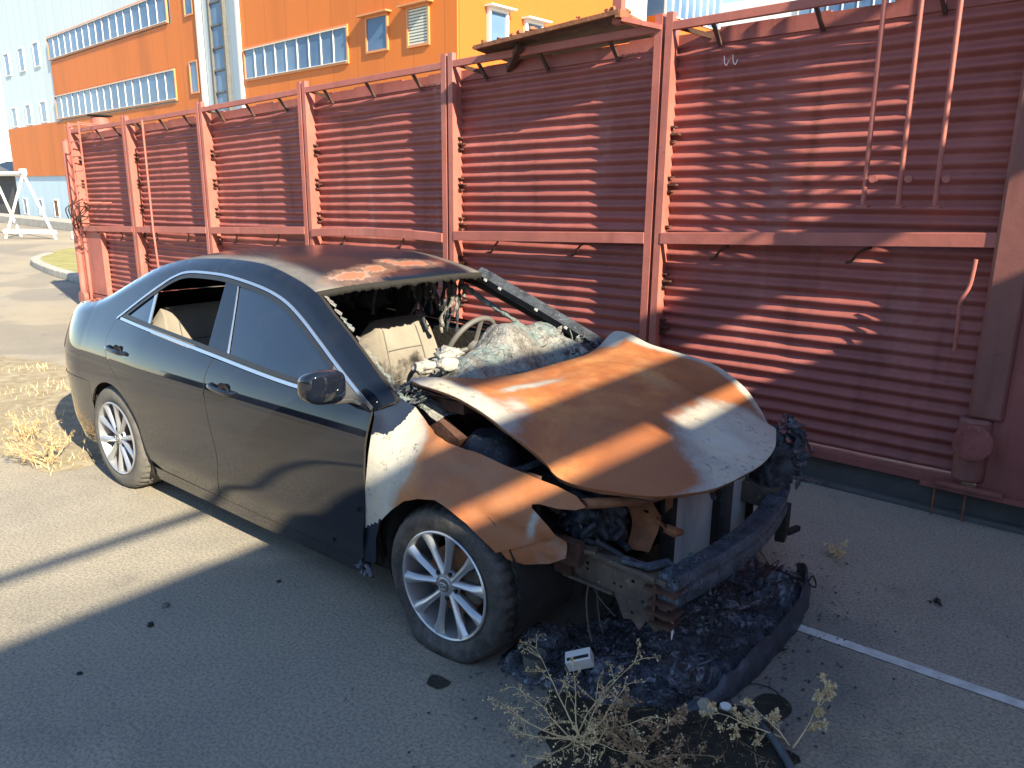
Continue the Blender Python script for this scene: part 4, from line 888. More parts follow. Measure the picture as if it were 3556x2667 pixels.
# front structure
def bpath(t): return Vector((.845+.045*(1-t*t)-.03*max(0, t), -.60+1.22*(t+1)/2, .452-.055*(t+1)/2))
mb = MB(); ts = lin(-1, 1, 40)
prof = [(-.04, .055), (.034, .058), (.042, .045), (.041, .012), (.030, .004), (.030, -.006), (.041, -.014), (.042, -.056), (.034, -.068), (-.04, -.065)]
vs = []; fs = []
for t in ts:
    p = bpath(t)
    for a, b in prof: vs.append(p+Vector((a+.0015*fbm((t*6, a*40, b*40)), 0, b+.002*fbm((t*8, 0, 4)))))
m_ = len(prof)
for i in range(len(ts)-1):
    for k in range(m_): a = i*m_+k; b = i*m_+(k+1) % m_; fs.append((a, b, b+m_, a+m_))
fs += [tuple(range(m_)), tuple(range(len(vs)-1, len(vs)-1-m_, -1))]
mb.add(vs, fs); mb.build('crash_beam', MAT['beam'], car, angle=50)
mb = MB()
for z, L in ((.44, .13), (.395, .10), (.35, .12), (.31, .09)): mb.box((.855-L*.25, -.59, z), (L, .08, .010), Matrix.Rotation(.06, 3, 'X'))
mb.box((.80, -.57, .38), (.012, .10, .15)); mb.build('beam_end_box', MAT['rustdark'], car)
shards(MB(), (.855, -.50, .503), 50, .026, 21, (.035, .12, .005)).build('melted_foam', MAT['beam'], car)
def hplate(name, corners, fn, mat, holes, th=.004):
    hs = [[Vector((cx+r_*math.cos(a), cz+r_*math.sin(a))) for a in lin(0, 6.283, 13)[:-1]] for cx, cz, r_ in holes]
    return panel(name, [Vector(c) for c in corners], fn, mat, car, holes=hs, sp=.02, thick=th, flip=(0, -1, 0))
hplate('rail_plate', [(.40, .47), (.84, .46), (.85, .30), (.80, .255), (.76, .29), (.735, .235), (.70, .27), (.665, .26), (.62, .36), (.40, .375)], lambda x, z: Vector((x, -.60+.03*(.46-z), z)), MAT['greysteel'], [(.70, .43, .008), (.745, .36, .008), (.70, .30, .007), (.50, .44, .008), (.50, .415, .006), (.65, .39, .006), (.62, .395, .006), (.79, .42, .006)])
mb = MB(); mb.bar((.15, -.56, .49), (.84, -.57, .468), .085, .02); mb.bar((.35, -.61, .505), (.80, -.615, .475), .02, .02); mb.bar((.40, -.61, .37), (.62, -.60, .355), .03, .012); mb.box((.50, -.62, .505), (.09, .05, .015), Matrix.Rotation(.3, 3, 'Z')); mb.build('chassis_rail', MAT['greysteel'], car, bevel=.003); MB().bar((.15, .56, .47), (.82, .56, .42), .08, .1).build('chassis_rail', MAT['greysteel'], car, bevel=.003)
mb = MB(); mb.bar((.74, -.60, .50), (.80, -.50, .505), .045, .01); mb.bar((.66, -.62, .515), (.76, -.58, .50), .03, .015); mb.build('rail_bracket', MAT['beam'], car, bevel=.002)
mb = MB(); mb.box((.46, -.66, .50), (.10, .04, .10)); mb.box((.38, -.60, .44), (.12, .05, .14)); mb.build('rail_end', MAT['rustdark'], car, bevel=.004)
hplate('support_bracket', [(.56, .685), (.66, .685), (.68, .60), (.66, .50), (.655, .455), (.57, .46), (.57, .57)], lambda x, z: Vector((x, -.40+.4*(x-.62)-.03*math.sin(z*20), z)), MAT['rust'], [(.63, .62, .010)])
mb = MB(); mb.tube([(.70, -.36, .56), (.73, -.34, .545), (.75, -.31, .54)], [.02, .022, .012], 8); mb.bar((.67, -.38, .60), (.72, -.35, .54), .035, .006); mb.build('latch_tab', MAT['rust'], car)
mb = MB(); pts = catmull([(.50, -.66, .705), (.60, -.58, .715), (.68, -.40, .705), (.72, -.15, .72), (.73, .2, .72), (.66, .5, .71)], 6)
mb.grid(lambda i, q: pts[int(i)]+Vector((.03*math.cos(q), 0, .02*math.sin(q))), range(len(pts)), lin(0, 6.283, 13))
mb.bar((.68, -.30, .70), (.67, -.26, .50), .03, .02); mb.build('slam_panel', MAT['rust'], car)
for (y0, y1, z0, z1, x) in ((-.255, .16, .12, .66, .67), (.26, .60, .14, .64, .66)):
    mb = MB(); mb.box((x-.02, (y0+y1)/2, (z0+z1)/2), (.04, y1-y0, z1-z0)); q = mb.build('radiator', MAT['rad'], car)
    for yy in (y0-.02, y1+.015): MB().box((x, yy, (z0+z1)/2), (.06, .033, z1-z0)).build('radiator_tank', SO, q, bevel=.005)
mb = MB(); mb.box((.69, .21, .40), (.07, .08, .6)); mb.tube([(.72, .0, .68), (.735, -.02, .62), (.74, .0, .58)], .012, 8); mb.tube([(.72, .30, .66), (.74, .38, .55), (.80, .45, .48)], .006, 6); mb.tube([(.70, .28, .62), (.71, .42, .66)], .008, 6); mb.build('radiator_post', CH, car)
mb = MB(); r = random.Random(5)
for k in range(9): 
    a = Vector((r.uniform(.35, .55), r.uniform(-.62, -.45), r.uniform(.50, .66))); mb.tube(catmull([a, a+Vector((r.uniform(-.05, .1), r.uniform(-.03, .06), -.06)), a+Vector((r.uniform(-.02, .1), r.uniform(-.03, .06), r.uniform(-.14, -.04)))], 5), r.uniform(.006, .016), 8)
mb.build('hose_tangle', CH, car, angle=50)
blob('charred_block', (.42, -.45, .58), (.13, .12, .11), CH, 9, .5, 3)
blob('charred_block', (.30, .35, .60), (.20, .2, .16), CH, 12, .5, 3)
shards(MB(), (.47, -.50, .60), 34, .035, 31, (.07, .08, .07)).build('melted_scraps', MAT['charm'], car)
mb = MB()
for y in (-.52, -.44): mb.tube(catmull([(.50, y, .46), (.49, y-.06, .30), (.52, y-.09, .18), (.56, y-.12, .14)], 6), .004, 5); mb.tube(catmull([(.44, y, .46), (.50, y-.02, .30), (.60, y-.02, .22)], 6), .003, 5)
mb.build('loose_wires', MAT['greysteel'], car)
mb = MB(); mb.tube([(.862, -.585, .315), (.866, -.588, .28), (.863, -.585, .245)], [.006, .005, .002], 6); mb.build('drip', MAT['whitepaint'], car)
mb = MB(); mb.box((.83, .66, .27), (.05, .15, .16), Matrix.Rotation(.2, 3, 'Z')); mb.bar((.84, .70, .20), (.86, .82, .19), .03, .03); mb.build('hanging_flap', SO, car, bevel=.008)
mb = MB(); mb.tube(catmull([(-.53, -.84, .19), (-.48, -.86, .20), (-.45, -.87, .17)], 4), .012, 8); shards(mb, (-.52, -.86, .185), 8, .045, 41, (.03, .01, .015)); mb.build('torn_sill_end', MAT['beam'], car)
# ---- wheels
def make_wheel():
    R = .332; W2 = .108
    prof = [(.222, -.012), (.235, .0), (.262, .006), (.292, .004), (.312, -.008), (.324, -.024), (.330, -.045), (.332, -.068), (.324, -.072), (.324, -.080), (.333, -.084), (.333, -.132), (.324, -.136), (.324, -.144), (.332, -.148), (.330, -.175), (.324, -.196), (.30, -.214), (.262, -.218), (.235, -.205), (.222, -.19)]
    t = MB(); n = 120
    vs = []; fs = []
    for k in range(n):
        a = 2*math.pi*k/n
        for j, (r_, h) in enumerate(prof):
            rr = r_
            if r_ > .320 and k % 3 == 0: rr -= .010
            if j == 8 or j == 7: rr -= 0
            vs.append((rr*math.cos(a), h, rr*math.sin(a)))
    m_ = len(prof)
    for k in range(n):
        for j in range(m_-1): fs.append((k*m_+j, k*m_+j+1, ((k+1) % n)*m_+j+1, ((k+1) % n)*m_+j))
    t.add(vs, fs)
    # rim: lip, barrel
    rim = MB(); rim.lathe([(.229, -.004), (.231, .004), (.226, .008), (.219, .004), (.215, -.012), (.205, -.06), (.198, -.17), (.215, -.2), (.226, -.2), (.222, -.17), (.222, -.02)], 72, closed=True)
    # spokes: five pairs
    for k in range(10):
        base = (k//2)*72+(18 if k % 2 else -18)*1.0; a = rad(base+20); 
        ca, sa = math.cos(a), math.sin(a); er = Vector((ca, 0, sa)); et = Vector((-sa, 0, ca))
        secs = []
        for r_, w_, d_, dep in ((.045, .017, -.012, .030), (.09, .0145, -.010, .030), (.15, .0165, -.005, .028), (.195, .024, -.001, .024), (.221, .034, .002, .018)):
            lean = (1 if k % 2 else -1)*(.010*(1-r_/.22))
            c = er*r_-et*lean; secs.append([c-et*w_+Vector((0, d_-.012, 0)), c-et*w_*.55+Vector((0, d_+.001, 0)), c+Vector((0, d_+.006, 0)), c+et*w_*.55+Vector((0, d_+.001, 0)), c+et*w_+Vector((0, d_-.012, 0)), c+et*w_*.8+Vector((0, d_-dep, 0)), c-et*w_*.8+Vector((0, d_-dep, 0))])
        vs = [v for s_ in secs for v in s_]; q = 7; fs = []
        for i in range(len(secs)-1):
            for j in range(q): fs.append((i*q+j, i*q+(j+1) % q, (i+1)*q+(j+1) % q, (i+1)*q+j))
        fs += [tuple(range(q)), tuple(range(len(vs)-1, len(vs)-1-q, -1))]; rim.add(vs, fs)
    # webs that close alternate gaps near the lip
    rim.lathe([(.0, -.045), (.062, -.045), (.066, -.03), (.060, -.016), (.036, -.012), (.034, -.006), (.030, -.004), (0, -.003)], 40)
    return t, rim
tb, rb = make_wheel()
w0 = rb.build('wheel', MAT['alloy'], None, angle=35)
ty = tb.build('tyre', MAT['rubber'], w0, angle=50)
mb = MB()
for k in range(5):
    a = rad(k*72+20+36); mb.lathe([(.0105, .001), (.0105, -.004), (0, -.004)], 14, (.057*math.cos(a), -.012, .057*math.sin(a)), 'Y')
    mb.lathe([(0, .003), (.0075, .003), (.0075, -.01)], 6, (.057*math.cos(a), -.0115, .057*math.sin(a)), 'Y')
mb.build('wheel_nuts', MAT['blackplastic'], w0, angle=40)
mb = MB(); mb.lathe([(0, .0015), (.025, .0005), (.028, -.004)], 32)
c_ = mb.build('centre_cap', MAT['greyplastic'], w0, angle=40)
mb = MB(); ell = lambda a, b, cz=0: [(a*math.cos(t), .0025, b*math.sin(t)+cz) for t in lin(0, 2*math.pi, 25)]
mb.tube(ell(.021, .0145), .0013, 6, cap=False); mb.tube(ell(.0055, .0135), .0012, 6, cap=False); mb.tube(ell(.0145, .0052, .0065), .0012, 6, cap=False); mb.build('emblem', MAT['chrome'], w0, smooth=True)
mb = MB(); mb.lathe([(0, -.075), (.145, -.075), (.145, -.095), (0, -.095)], 40); mb.build('brake_disc', MAT['rust'], w0, angle=40)
mb = MB(); mb.prism([(.07, -.09), (.15, -.07), (.165, 0), (.15, .07), (.07, .09)], (0, -.045, 0), (1, 0, 0), (0, 0, 1), (0, -1, 0), .07); mb.build('brake_caliper', MAT['greysteel'], w0, bevel=.01)
for o in w0.children: o.matrix_parent_inverse = Matrix.Identity(4)
wr = copy_tree(w0); wf2 = copy_tree(w0); wr2 = copy_tree(w0)
def setw(o, loc, rot, mats=None):
    o.parent = car; o.matrix_parent_inverse = Matrix.Translation(-car.location); o.rotation_mode = 'XYZ'; o.location = loc; o.rotation_euler = rot
FLIPY = math.pi
setw(w0, (0, -.885, .288), (rad(-1.0), rad(-8), math.pi*0)); setw(wr, (-2.775, -.885, .326), (0, rad(25), 0)); setw(wf2, (0, .885, .29), (0, rad(15), FLIPY)); setw(wr2, (-2.775, .885, .326), (0, rad(40), FLIPY))
# the lathe outer face looks along +h; outward on the near side is -Y, so mirror the shared meshes once
for me in {o.data for o in [w0]+list(w0.children)}:
    me.transform(Matrix.Scale(-1, 4, (0, 1, 0))); me.flip_normals()
# flat tyre on the near front wheel: own mesh, squashed on the ground
for o in w0.children:
    if o.name.startswith('tyre'):
        o.data = o.data.copy(); a0 = rad(-8)
        for v in o.data.vertices:
            # world z of the vertex
            z = .288+v.co.z*math.cos(a0)-v.co.x*math.sin(a0)
            h = .070-z
            if h > 0:
                zt_ = max(.002, z) if z > 0 else .002
                dz = zt_-z; v.co.z += dz*math.cos(a0); v.co.x -= dz*math.sin(a0)
                k = min(1, h/.08); v.co.y += (-.040 if v.co.y < .1 else .030)*k*(1 if .232 < math.hypot(v.co.x, v.co.z) else 0)
for o in wr.children:
    if o.name.startswith('tyre'):
        o.data = o.data.copy(); o.data.materials.clear(); o.data.materials.append(MAT['rubber_dusty'])
# ---- interior
def seat(x, y, name='seat', char=True, w_=.50, h_=.60, lean=.28, z0=.50):
    f = N('seat_cloth'); a = f.noise(2.6, 5, .6); f.set(col=f.ramp(a, [(.38, (.012, .011, .010)), (.43, (.08, .07, .06)), (.47, (.19, .17, .14)), (.75, (.28, .255, .21))] if char else [(.3, (.20, .18, .15)), (.7, (.28, .25, .21))]), rough=.95); f.bump(f.noise(150, 3), .001)
    mb = MB()
    def back(u, v):  # u across -1..1, v up 0..1
        w2 = w_/2*(1-.16*v**3); d = .055*abs(u)**3+.02*math.sin(v*math.pi)-.05*(v > .93)*(v-.93)/.07
        return Vector((x+d-lean*v*h_, y+u*w2, z0+v*h_))
    mb.grid(back, lin(-1, 1, 22), lin(0, 1, 18)); o = mb.build(name, f.m, car, True, fix=False)
    m = o.modifiers.new('s', 'SOLIDIFY'); m.thickness = .12; m.offset = -1
    if o.data.polygons[0].normal.x < 0: o.data.flip_normals()
    b = o.modifiers.new('b', 'BEVEL'); b.width = .03; b.segments = 4; b.angle_limit = rad(50)
    mb = MB(); mb.box((x+.22, y, z0-.06), (.5, w_, .16)); mb.build('seat_cushion', f.m, o, bevel=.05)
    mb = MB()
    for v in (.36, .68):
        mb.tube([back(u, v)+Vector((.003, 0, 0)) for u in lin(-.62, .62, 12)], .004, 6)
    for u in (-.62, .62): mb.tube([back(u, v)+Vector((.003, 0, 0)) for v in lin(.02, .97, 12)], .004, 6)
    mb.build('seam', MAT['greyplastic'], o)
    return o
seat(-1.40, .34, h_=.56); seat(-1.40, -.40, h_=.56)
seat(-2.42, -.34, 'rear_seat', False, .62, .62, .35, .50); seat(-2.42, .34, 'rear_seat', False, .62, .62, .35, .50)
mb = MB(); mb.grid(lambda x, v: Vector((x, v*(Sy(x, railz(x))-.03), topz(x, v)-.045-.02*fbm((x*3, v*3, 2)))), lin(-3.0, -1.15, 24), lin(-1, 1, 21)); mb.build('headliner', MAT['soot'], car, True)
mb = MB(); mb.box((-3.14, 0, .80), (.03, 1.24, .66)); mb.box((-2.9, 0, 1.02), (.5, 1.3, .03)); mb.build('parcel_shelf', SO, car)
def dash(x, y):
    z = .84+.30*math.exp(-((y-.20)/.40)**2)*math.exp(-((x+.52)/.22)**2)+.17*math.exp(-((y+.35)/.4)**2)*math.exp(-((x+.38)/.2)**2)+.10*math.exp(-((y-.55)/.2)**2)
    return Vector((x, y, z+.030*fbm((x*5, y*5, 1), 2)+.018*math.sin(y*16+3*fbm((x*4, y*4, 0), 2))*math.exp(-((x+.35)/.25)**2)+.008*fbm((x*22, y*22, 4), 4)))
mb = MB(); mb.grid(dash, lin(-.86, -.22, 80), lin(-.68, .70, 170)); mb.build('melted_dashboard', MAT['ash'], car, True)
shards(MB(), (-.46, .45, 1.04), 70, .06, 51, (.14, .22, .03)).build('dashboard_scraps', MAT['ash'], car)
for k, (x, y, z, s) in enumerate(((-.50, -.46, 1.045, .05), (-.44, -.38, 1.05, .055), (-.52, -.30, 1.06, .045), (-.60, -.20, 1.05, .06))): blob('ash_clump', (x, y, z), (s, s*1.3, s*.6), simple('pale_ash', (.40, .38, .34), .95, var=.4, scale=20, bump=.01), k+20, .5, 2.5, 3)
sw = Vector((-.97, .38, .965)); ax = Vector((-.88, 0, .48)).normalized(); e1 = Vector((0, 1, 0)); e2 = ax.cross(e1)
mb = MB(); mb.tube([sw+(e1*math.cos(t)+e2*math.sin(t))*.185 for t in lin(0, 6.283, 37)], .016, 10, cap=False)
for t in (.2, 2.94, 4.71): mb.tube([sw-ax*.03, sw+(e1*math.cos(t)+e2*math.sin(t))*.18], .014, 6)
mb.tube([sw-ax*.02, sw-ax*.35], [.05, .03], 10); mb.build('steering_wheel', MAT['greyplastic'], car, angle=50)
# charred inner pillars, torn seal and hanging strips
def apil(s, name, mats, t=.0, w_=.055, dep=.05):
    mb = MB(); pts = [topp(x, s)+Vector((0, -s*.012, -.012)) for x in lin(-1.10, -.34, 22)]
    for a, b in zip(pts, pts[1:]): mb.bar(a, b, dep, w_, (0, -s*.5, 1))
    return mb.build(name, mats, car)
apil(far, 'inner_pillar', MAT['char'], dep=.07, w_=.05); apil(near, 'inner_pillar', MAT['soot'], w_=.012, dep=.03)
mb = MB()
for x in (-1.02, -.93, -.70, -.52):
    c = topp(x, 1)+Vector((0, -.055, -.012)); mb.box(c, (.022, .004, .014), Matrix.Rotation(.45, 3, 'Y'))
mb.build('pillar_hole_marks', MAT['frame'], car)  # pale boxes drawn in place of the pillar's open holes
r = random.Random(6); mb = MB()
for k in range(40):
    x = -1.09+.75*r.random(); c = topp(x, -1)+Vector((0, .035, -.012)); s_ = r.uniform(.012, .03); mb.add([c, c+Vector((s_, .01, -.02)), c+Vector((s_*.3, .012+s_*.8, -.01)), c+Vector((-s_*.4, .012, .004))], [(0, 1, 2, 3)])
mb.build('glass_shards', MAT['ash'], car, fix=False)
mb = MB(); vs = []; fs = []; n = 90
for i in range(n+1):
    v = -1+2*i/n; p = topp(hx(v), v); dn = .022+.03*abs(fbm((v*7, 1, 1)))+.012*r.random(); vs += [p+Vector((.006, 0, .001)), p+Vector((.012, 0, -.014)), p+Vector((.008, 0, -dn))]
for i in range(n): fs += [(i*3, i*3+1, i*3+4, i*3+3), (i*3+1, i*3+2, i*3+5, i*3+4)]
mb.add(vs, fs); o = mb.build('torn_header_seal', [MAT['soot']], car, True); m = o.modifiers.new('s', 'SOLIDIFY'); m.thickness = .004
mb = MB(); mb.tube(catmull([(-1.23, .62, 1.27), (-1.12, .66, 1.19), (-.95, .68, 1.11), (-.72, .70, 1.0), (-.55, .68, .97)], 6), [.010+.010*abs(math.sin(i*1.7)) for i in range(25)], 8); mb.build('hanging_strip', MAT['ash'], car, True)
mb = MB(); mb2 = MB(); r = random.Random(17)
for k in range(34):
    x = -1.25-.75*r.random(); y = .50+.14*r.random(); z0 = railz(x)-.03; L = r.uniform(.12, .46); p = Vector((x, y, z0)); pts = [p]
    for j in range(5): p = p+Vector((r.gauss(.0, .02), r.gauss(0, .015), -L/5)); pts.append(p)
    (mb if k % 3 else mb2).tube(catmull(pts, 3), [r.uniform(.005, .018) for _ in range(16)], 6)
mb.build('hanging_shreds', MAT['char'], car, True); mb2.build('hanging_shreds', MAT['ash'], car, True)
mb = MB(); mb.box((-1.72, .60, 1.12), (.16, .05, .5), Matrix.Rotation(-.25, 3, 'X')); mb.build('inner_b_pillar', SO, car, bevel=.02)
for k in range(4): blob('burnt_lining', (-2.1-.25*k, .62-.05*k, 1.18), (.2, .04, .14), CH, 40+k, .5, 3, 3)
for s in (1, -1): mb = MB(); mb.box((-1.3, s*.74, .62), (1.9, .04, .68)); mb.build('door_lining', SO, car)
# ================================================================== melted bumper on the ground
MBP = [(.22, -.80), (.31, -.86), (.42, -.85), (.54, -.79), (.66, -.78), (.78, -.73), (.90, -.64), (.985, -.54), (1.03, -.40), (1.05, -.2), (1.055, 0), (1.05, .25), (1.02, .45), (.95, .62), (.84, .68), (.62, .66), (.45, .3), (.40, 0), (.36, -.3), (.30, -.46), (.22, -.62)]
poly = cr2(MBP, 4); poly = [(p[0]+.022*fbm((p[0]*14, p[1]*14, 1)), p[1]+.022*fbm((p[0]*14, p[1]*14, 8))) for p in poly]; V, F = cdt(poly, (), .010); P = np.array([(p[0], p[1]) for p in resample([Vector(q) for q in poly], .02)])
vs = []
for v in V:
    d = math.sqrt(np.min((P[:, 0]-v.x)**2+(P[:, 1]-v.y)**2)); e = sstep(0, .07, d); front = sstep(.62, 1.0, v.x)
    ridge = 1-abs(fbm((v.x*5, v.y*5, 7), 3)); lump = fbm((v.x*13, v.y*13, 3), 5); fold = abs(math.sin(v.x*28+v.y*9+4*fbm((v.x*3, v.y*3, 0))))
    wx = v.x+.06*fbm((v.x*6, v.y*6, 31), 3); wy = v.y+.06*fbm((v.x*6, v.y*6, 41), 3)
    f1 = 1-abs(fbm((wx*7, wy*5, 7), 3)); f2 = 1-abs(fbm((wx*16, wy*13, 17), 3)); cal = sstep(-.25, .35, fbm((v.x*3, v.y*3, 50)))
    z = .004+e*(.018+.040*f1**4+.018*cal*f2**3+.020*max(0, lump)+.012*fold*front+.010*sstep(-.5, .2, v.y)+.004*cal*fbm((v.x*50, v.y*50, 0)))
    vs.append((v.x, v.y, z))
mel = thing('melted_bumper', (.7, -.2, 0), 'melted glossy black front bumper slumped on the ground before the car', 'bumper')
me = mesh('melted_sheet', vs, F)
if me.polygons[0].normal.z < 0: me.flip_normals()
link('melted_sheet', me, MAT['charm'], mel, True)
mb = MB(); path = catmull([(.93, -.63, 0), (1.0, -.53, 0), (1.045, -.38, 0), (1.065, -.15, 0), (1.07, .12, 0), (1.05, .38, 0), (.985, .60, 0), (.90, .72, 0)], 8)
vs = []; fs = []; prof = [(.004, .0), (.016, .006), (.017, .035), (.013, .075), (.004, .115), (-.006, .15), (-.012, .15), (-.004, .112), (.005, .075), (.009, .035), (.004, .008)]
for i, p in enumerate(path):
    t = (path[min(i+1, len(path)-1)]-path[max(i-1, 0)]).normalized(); nn = Vector((t.y, -t.x, 0)); k = sstep(0, .35, i/len(path)); 
    u_ = i/(len(path)-1); hh = (.10+.60*k)*(1-.55*sstep(.86, 1, u_))*(1+.22*fbm((i*.35, 0, 5)))
    for a, b in prof: vs.append(p+nn*(a+.010*fbm((i*.25, b*9, 2)))+Vector((0, 0, b*hh+.004*fbm((i*.3, b*30, 2))*(b > .01))))
m_ = len(prof)
for i in range(len(path)-1):
    for j in range(m_): a = i*m_+j; b = i*m_+(j+1) % m_; fs.append((a, b, b+m_, a+m_))
fs += [tuple(range(m_)), tuple(range(len(vs)-1, len(vs)-1-m_, -1))]
mb.add(vs, fs); mb.build('bumper_lip', mat_char('satin_black', hi=(.07, .09, .13), lo=(.014, .018, .028), rough=.36, amt=.006, sc=14), mel, angle=50)
shards(MB(), (.62, -.62, .06), 70, .04, 61, (.30, .12, .012)).build('melted_flakes', MAT['charm'], mel)
shards(MB(), (.86, .1, .07), 40, .05, 62, (.12, .48, .012)).build('melted_flakes', MAT['charm'], mel)
shards(MB(), (.42, -.64, .08), 50, .03, 63, (.13, .09, .03)).build('ash_flakes', MAT['beam'], mel)
o = blob('melted_lump', (.36, -.66, .06), (.10, .08, .07), MAT['charm'], 71, .45, 3, 4, mel, .004)
blob('melted_lump', (.62, -.66, .05), (.12, .07, .05), MAT['charm'], 73, .5, 3, 4, mel, .004); blob('melted_lump', (.86, -.48, .05), (.10, .10, .045), MAT['charm'], 74, .5, 3, 4, mel, .004)
# loose bits lying in the melt
r = random.Random(91); mb = MB()
for k in range(12):
    x = r.uniform(.35, .95); y = r.uniform(-.72, .45); p = Vector((x, y, .09)); pts = [p]
    for j in range(5): p = p+Vector((r.gauss(0, .06), r.gauss(0, .07), 0)); p.z = r.uniform(.05, .13); pts.append(p)
    mb.tube(catmull(pts, 5), r.uniform(.0018, .005), 6)
mb.build('burnt_wires', MAT['soot'], mel, True)['kind'] = 'stuff'
for k in range(5):
    y = .02+.045*k; MB().tube(catmull([(.80+.02*k, y-.16, .10), (.90+.015*k, y, .115), (.965, y+.14, .11)], 6), .006, 6).build('grille_slat', MAT['charm'], mel, True)
for (x, y, z, R_) in ((.68, -.60, .09, .035), (.90, -.40, .085, .045), (.56, -.80, .06, .028)):
    c = Vector((x, y, z)); e1_ = Vector((.8, .5, .25)).normalized(); e2_ = Vector((-.4, .85, -.15)).normalized()
    MB().tube([c+(e1_*math.cos(t)+e2_*math.sin(t))*R_ for t in lin(0, 6.283, 25)], .006, 7, cap=False).build('lamp_ring', MAT['beam'], mel, True)
rm = Matrix.Rotation(.5, 3, 'Z') @ Matrix.Rotation(-.35, 3, 'Y') @ Matrix.Rotation(.3, 3, 'X')
mb = MB(); mb.box((.565, -.735, .115), (.10, .055, .05), rm); mb.box(Vector((.565, -.735, .115))+rm @ Vector((0, -.012, .026)), (.085, .014, .004), rm, mi=1)
o = mb.build('plastic_casing', [MAT['frame'], SO], bevel=.006); tag(o, 'pale boxy plastic casing with a dark slot in the melted bumper', 'casing')
mb = MB(); mb.lathe([(0, .0), (.030, .0), (.040, .02), (.047, .085), (.044, .085), (.036, .02), (0, .01)], 28, (.40, -.80, .02), 'Z'); o = mb.build('lamp_housing', MAT['greyplastic'], angle=40); tag(o, 'round grey lamp cup standing at the wheel side of the melted bumper', 'lamp housing')
# ================================================================== DRY WEEDS
def weed(name, base, stems, H, seed, label, mat='dry', dens=1.0, lean=(0, 0), leafs=.010, group=None, flat_=.0, cut=1):
    r = random.Random(seed); st = MB(); lf = MB()
    def leaf(p, d, s):
        d = (d+Vector((r.gauss(0, .5), r.gauss(0, .5), r.gauss(0, .4)))).normalized(); q = d.cross(Vector((r.gauss(0, 1), r.gauss(0, 1), 1))).normalized()*s*.32; m = d.cross(q)*.3
        lf.add([p, p+d*s*.5+q+m, p+d*s, p+d*s*.5-q-m], [(0, 1, 2, 3)])
    def grow(p, d, L, rad_, lvl):
        n = 7; pts = [p]
        for i in range(n):
            d = (d+Vector((r.gauss(0, .14), r.gauss(0, .14), r.gauss(-.02*lvl, .09)))).normalized(); p = p+d*L/n
            if p.z < .01: p.z = .01
            pts.append(p)
            if lvl < 2 and i > 0:
                for _ in range(r.choice((1, 1, 2)) if lvl == 0 else r.choice((0, 1, 1))):
                    dd = (d*.7+Vector((r.gauss(0, .6), r.gauss(0, .6), r.gauss(.15, .35)))).normalized(); grow(p.copy(), dd, L*r.uniform(.22, .42)*(1-.4*i/n), rad_*.55, lvl+1)
            if lvl >= 1 and i > 0:
                for _ in range(int(r.choice((1, 2, 3))*dens)): leaf(p+Vector((r.gauss(0, .004), r.gauss(0, .004), r.gauss(0, .004))), d, leafs*r.uniform(.5, 1.6))
        st.tube(pts, [rad_*(1-.75*i/n) for i in range(n+1)], 4 if lvl else 6)
    for k in range(stems):
        a = 6.283*(k+r.random()*.7)/stems; fl = r.uniform(.3, 1.3)+flat_; d = Vector((math.cos(a)*fl+lean[0], math.sin(a)*fl+lean[1], r.uniform(.45, 1.2))).normalized()
        grow(Vector(base)+Vector((r.gauss(0, .015), r.gauss(0, .015), 0)), d, H*r.uniform(.6, 1.1), .0032, 0)
    o = st.build(name, MAT[mat], None, True, fix=False); me = lf.build('dry_leaves', MAT['dry'] if seed % 2 else MAT['dryb'], None, fix=False); me.parent = o
    return tag(o, label, 'dry weed', group)
weed('dry_weed', (.74, -1.0, .01), 13, .34, 3, 'large sprawling straw-coloured dry weed in front of the melted bumper', dens=.55, lean=(-.1, -.05), flat_=.7, leafs=.007)
weed('dry_weed', (.95, -.95, .01), 9, .24, 4, 'brown dry weed low on the dark soil beside the straw weed', 'dryb', .8, lean=(.25, 0), leafs=.010, flat_=.6)
weed('dry_weed', (1.30, -.56, .01), 3, .22, 5, 'thin pale dry weed at the right of the soil patch', dens=1.2, lean=(-.3, .35))
weed('dry_weed', (-3.60, -1.0, .01), 14, .26, 8, 'dense yellow dry weed tuft behind the rear wheel', dens=.6, leafs=.007)
weed('dry_weed', (-4.2, -.92, .01), 9, .2, 10, 'second yellow weed tuft, just behind the dense one', dens=.5, leafs=.007)
weed('dry_weed', (1.02, .98, .01), 3, .10, 11, 'tiny dry weed by the hanging flap near the line', dens=.8, leafs=.008)
r = random.Random(8); mb = MB()
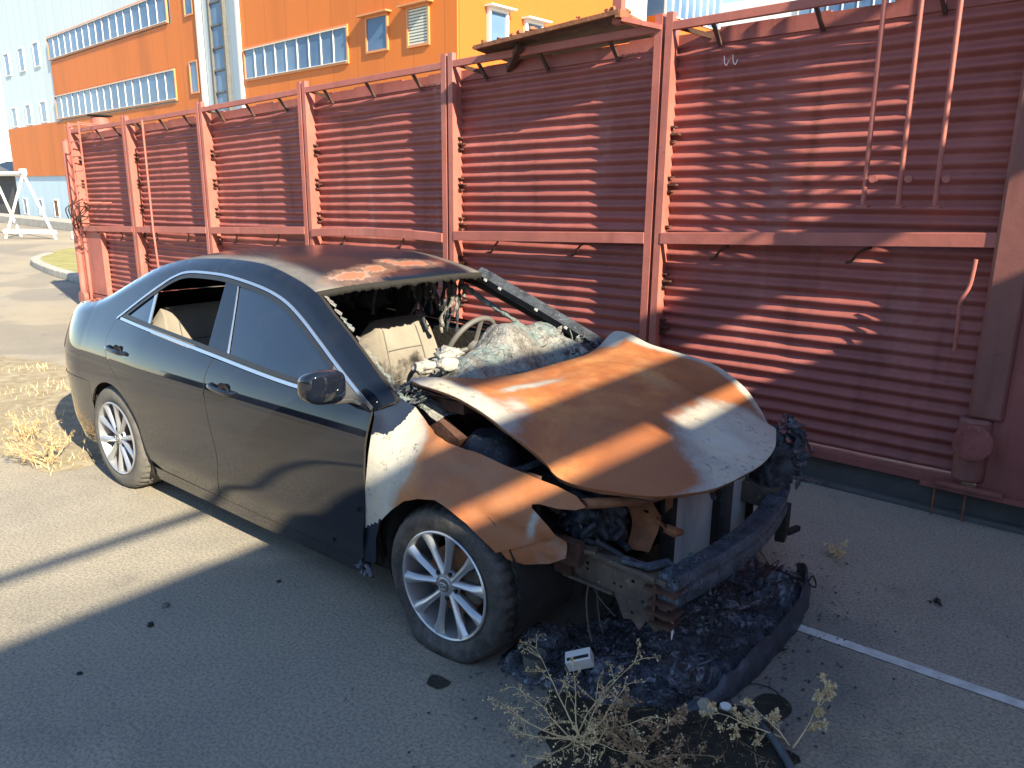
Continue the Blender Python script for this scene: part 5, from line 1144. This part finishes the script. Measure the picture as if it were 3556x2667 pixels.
for k in range(1500):
    x = r.uniform(-6.8, -3.2); y = r.uniform(-1.1, .2)+.0; h = r.uniform(.02, .07)
    if noise.noise(Vector((x*2, y*2, 0))) < -.05 or y < -1.15+.0*x: continue
    a = r.uniform(0, 6.28); p = Vector((x, y, .012)); q = Vector((math.cos(a), math.sin(a), 0)); mb.add([p-q*.004, p+q*.004, p+q*r.uniform(-.01, .01)+Vector((r.gauss(0, .02), r.gauss(0, .02), h))], [(0, 1, 2)])
o = mb.build('dry_grass', MAT['dry'], fix=False); tag(o, 'short dry grass on the sandy strip', 'grass', kind='stuff')
r = random.Random(9); mb = MB()
for k in range(900):
    x = r.gauss(1.12, .20); y = r.gauss(-.86, .16); a = r.uniform(0, 6.28); p = Vector((x, y, .012)); q = Vector((math.cos(a), math.sin(a), 0)); L = r.uniform(.01, .045); mb.add([p-q*.0015, p+q*.0015, p+Vector((r.gauss(0, 1)*L, r.gauss(0, 1)*L, r.uniform(.002, .02)))], [(0, 1, 2)])
o = mb.build('straw_litter', MAT['dryb'], fix=False); tag(o, 'loose straw litter on the dark soil', 'straw', kind='stuff')

r = random.Random(77); mb = MB()
for k in range(900):
    a = r.uniform(0, 6.28); d = abs(r.gauss(0, .28)); x = .62+(.48+d)*math.cos(a); y = -.10+(.75+d)*math.sin(a)
    s_ = r.uniform(.002, .009); q = [Vector((x, y, .005))+Vector((s_*math.cos(b)*r.uniform(.5, 1.2), s_*math.sin(b)*r.uniform(.5, 1.2), r.uniform(0, .5)*s_)) for b in (0, 1.57, 3.14, 4.71)]
    mb.add(q, [(0, 1, 2, 3)])
o = mb.build('burnt_litter', MAT['char'], fix=False); tag(o, 'scattered charred flakes on the asphalt round the melted bumper', 'litter', kind='stuff')
for o in COL.objects:
    if o.name.split('.')[0] in ('melted_flakes', 'ash_flakes', 'melted_foam', 'dashboard_scraps', 'melted_scraps', 'melted_lamp_shards', 'cowl_ash', 'cowl_debris', 'glass_shards', 'hanging_shreds'): o['kind'] = 'stuff'
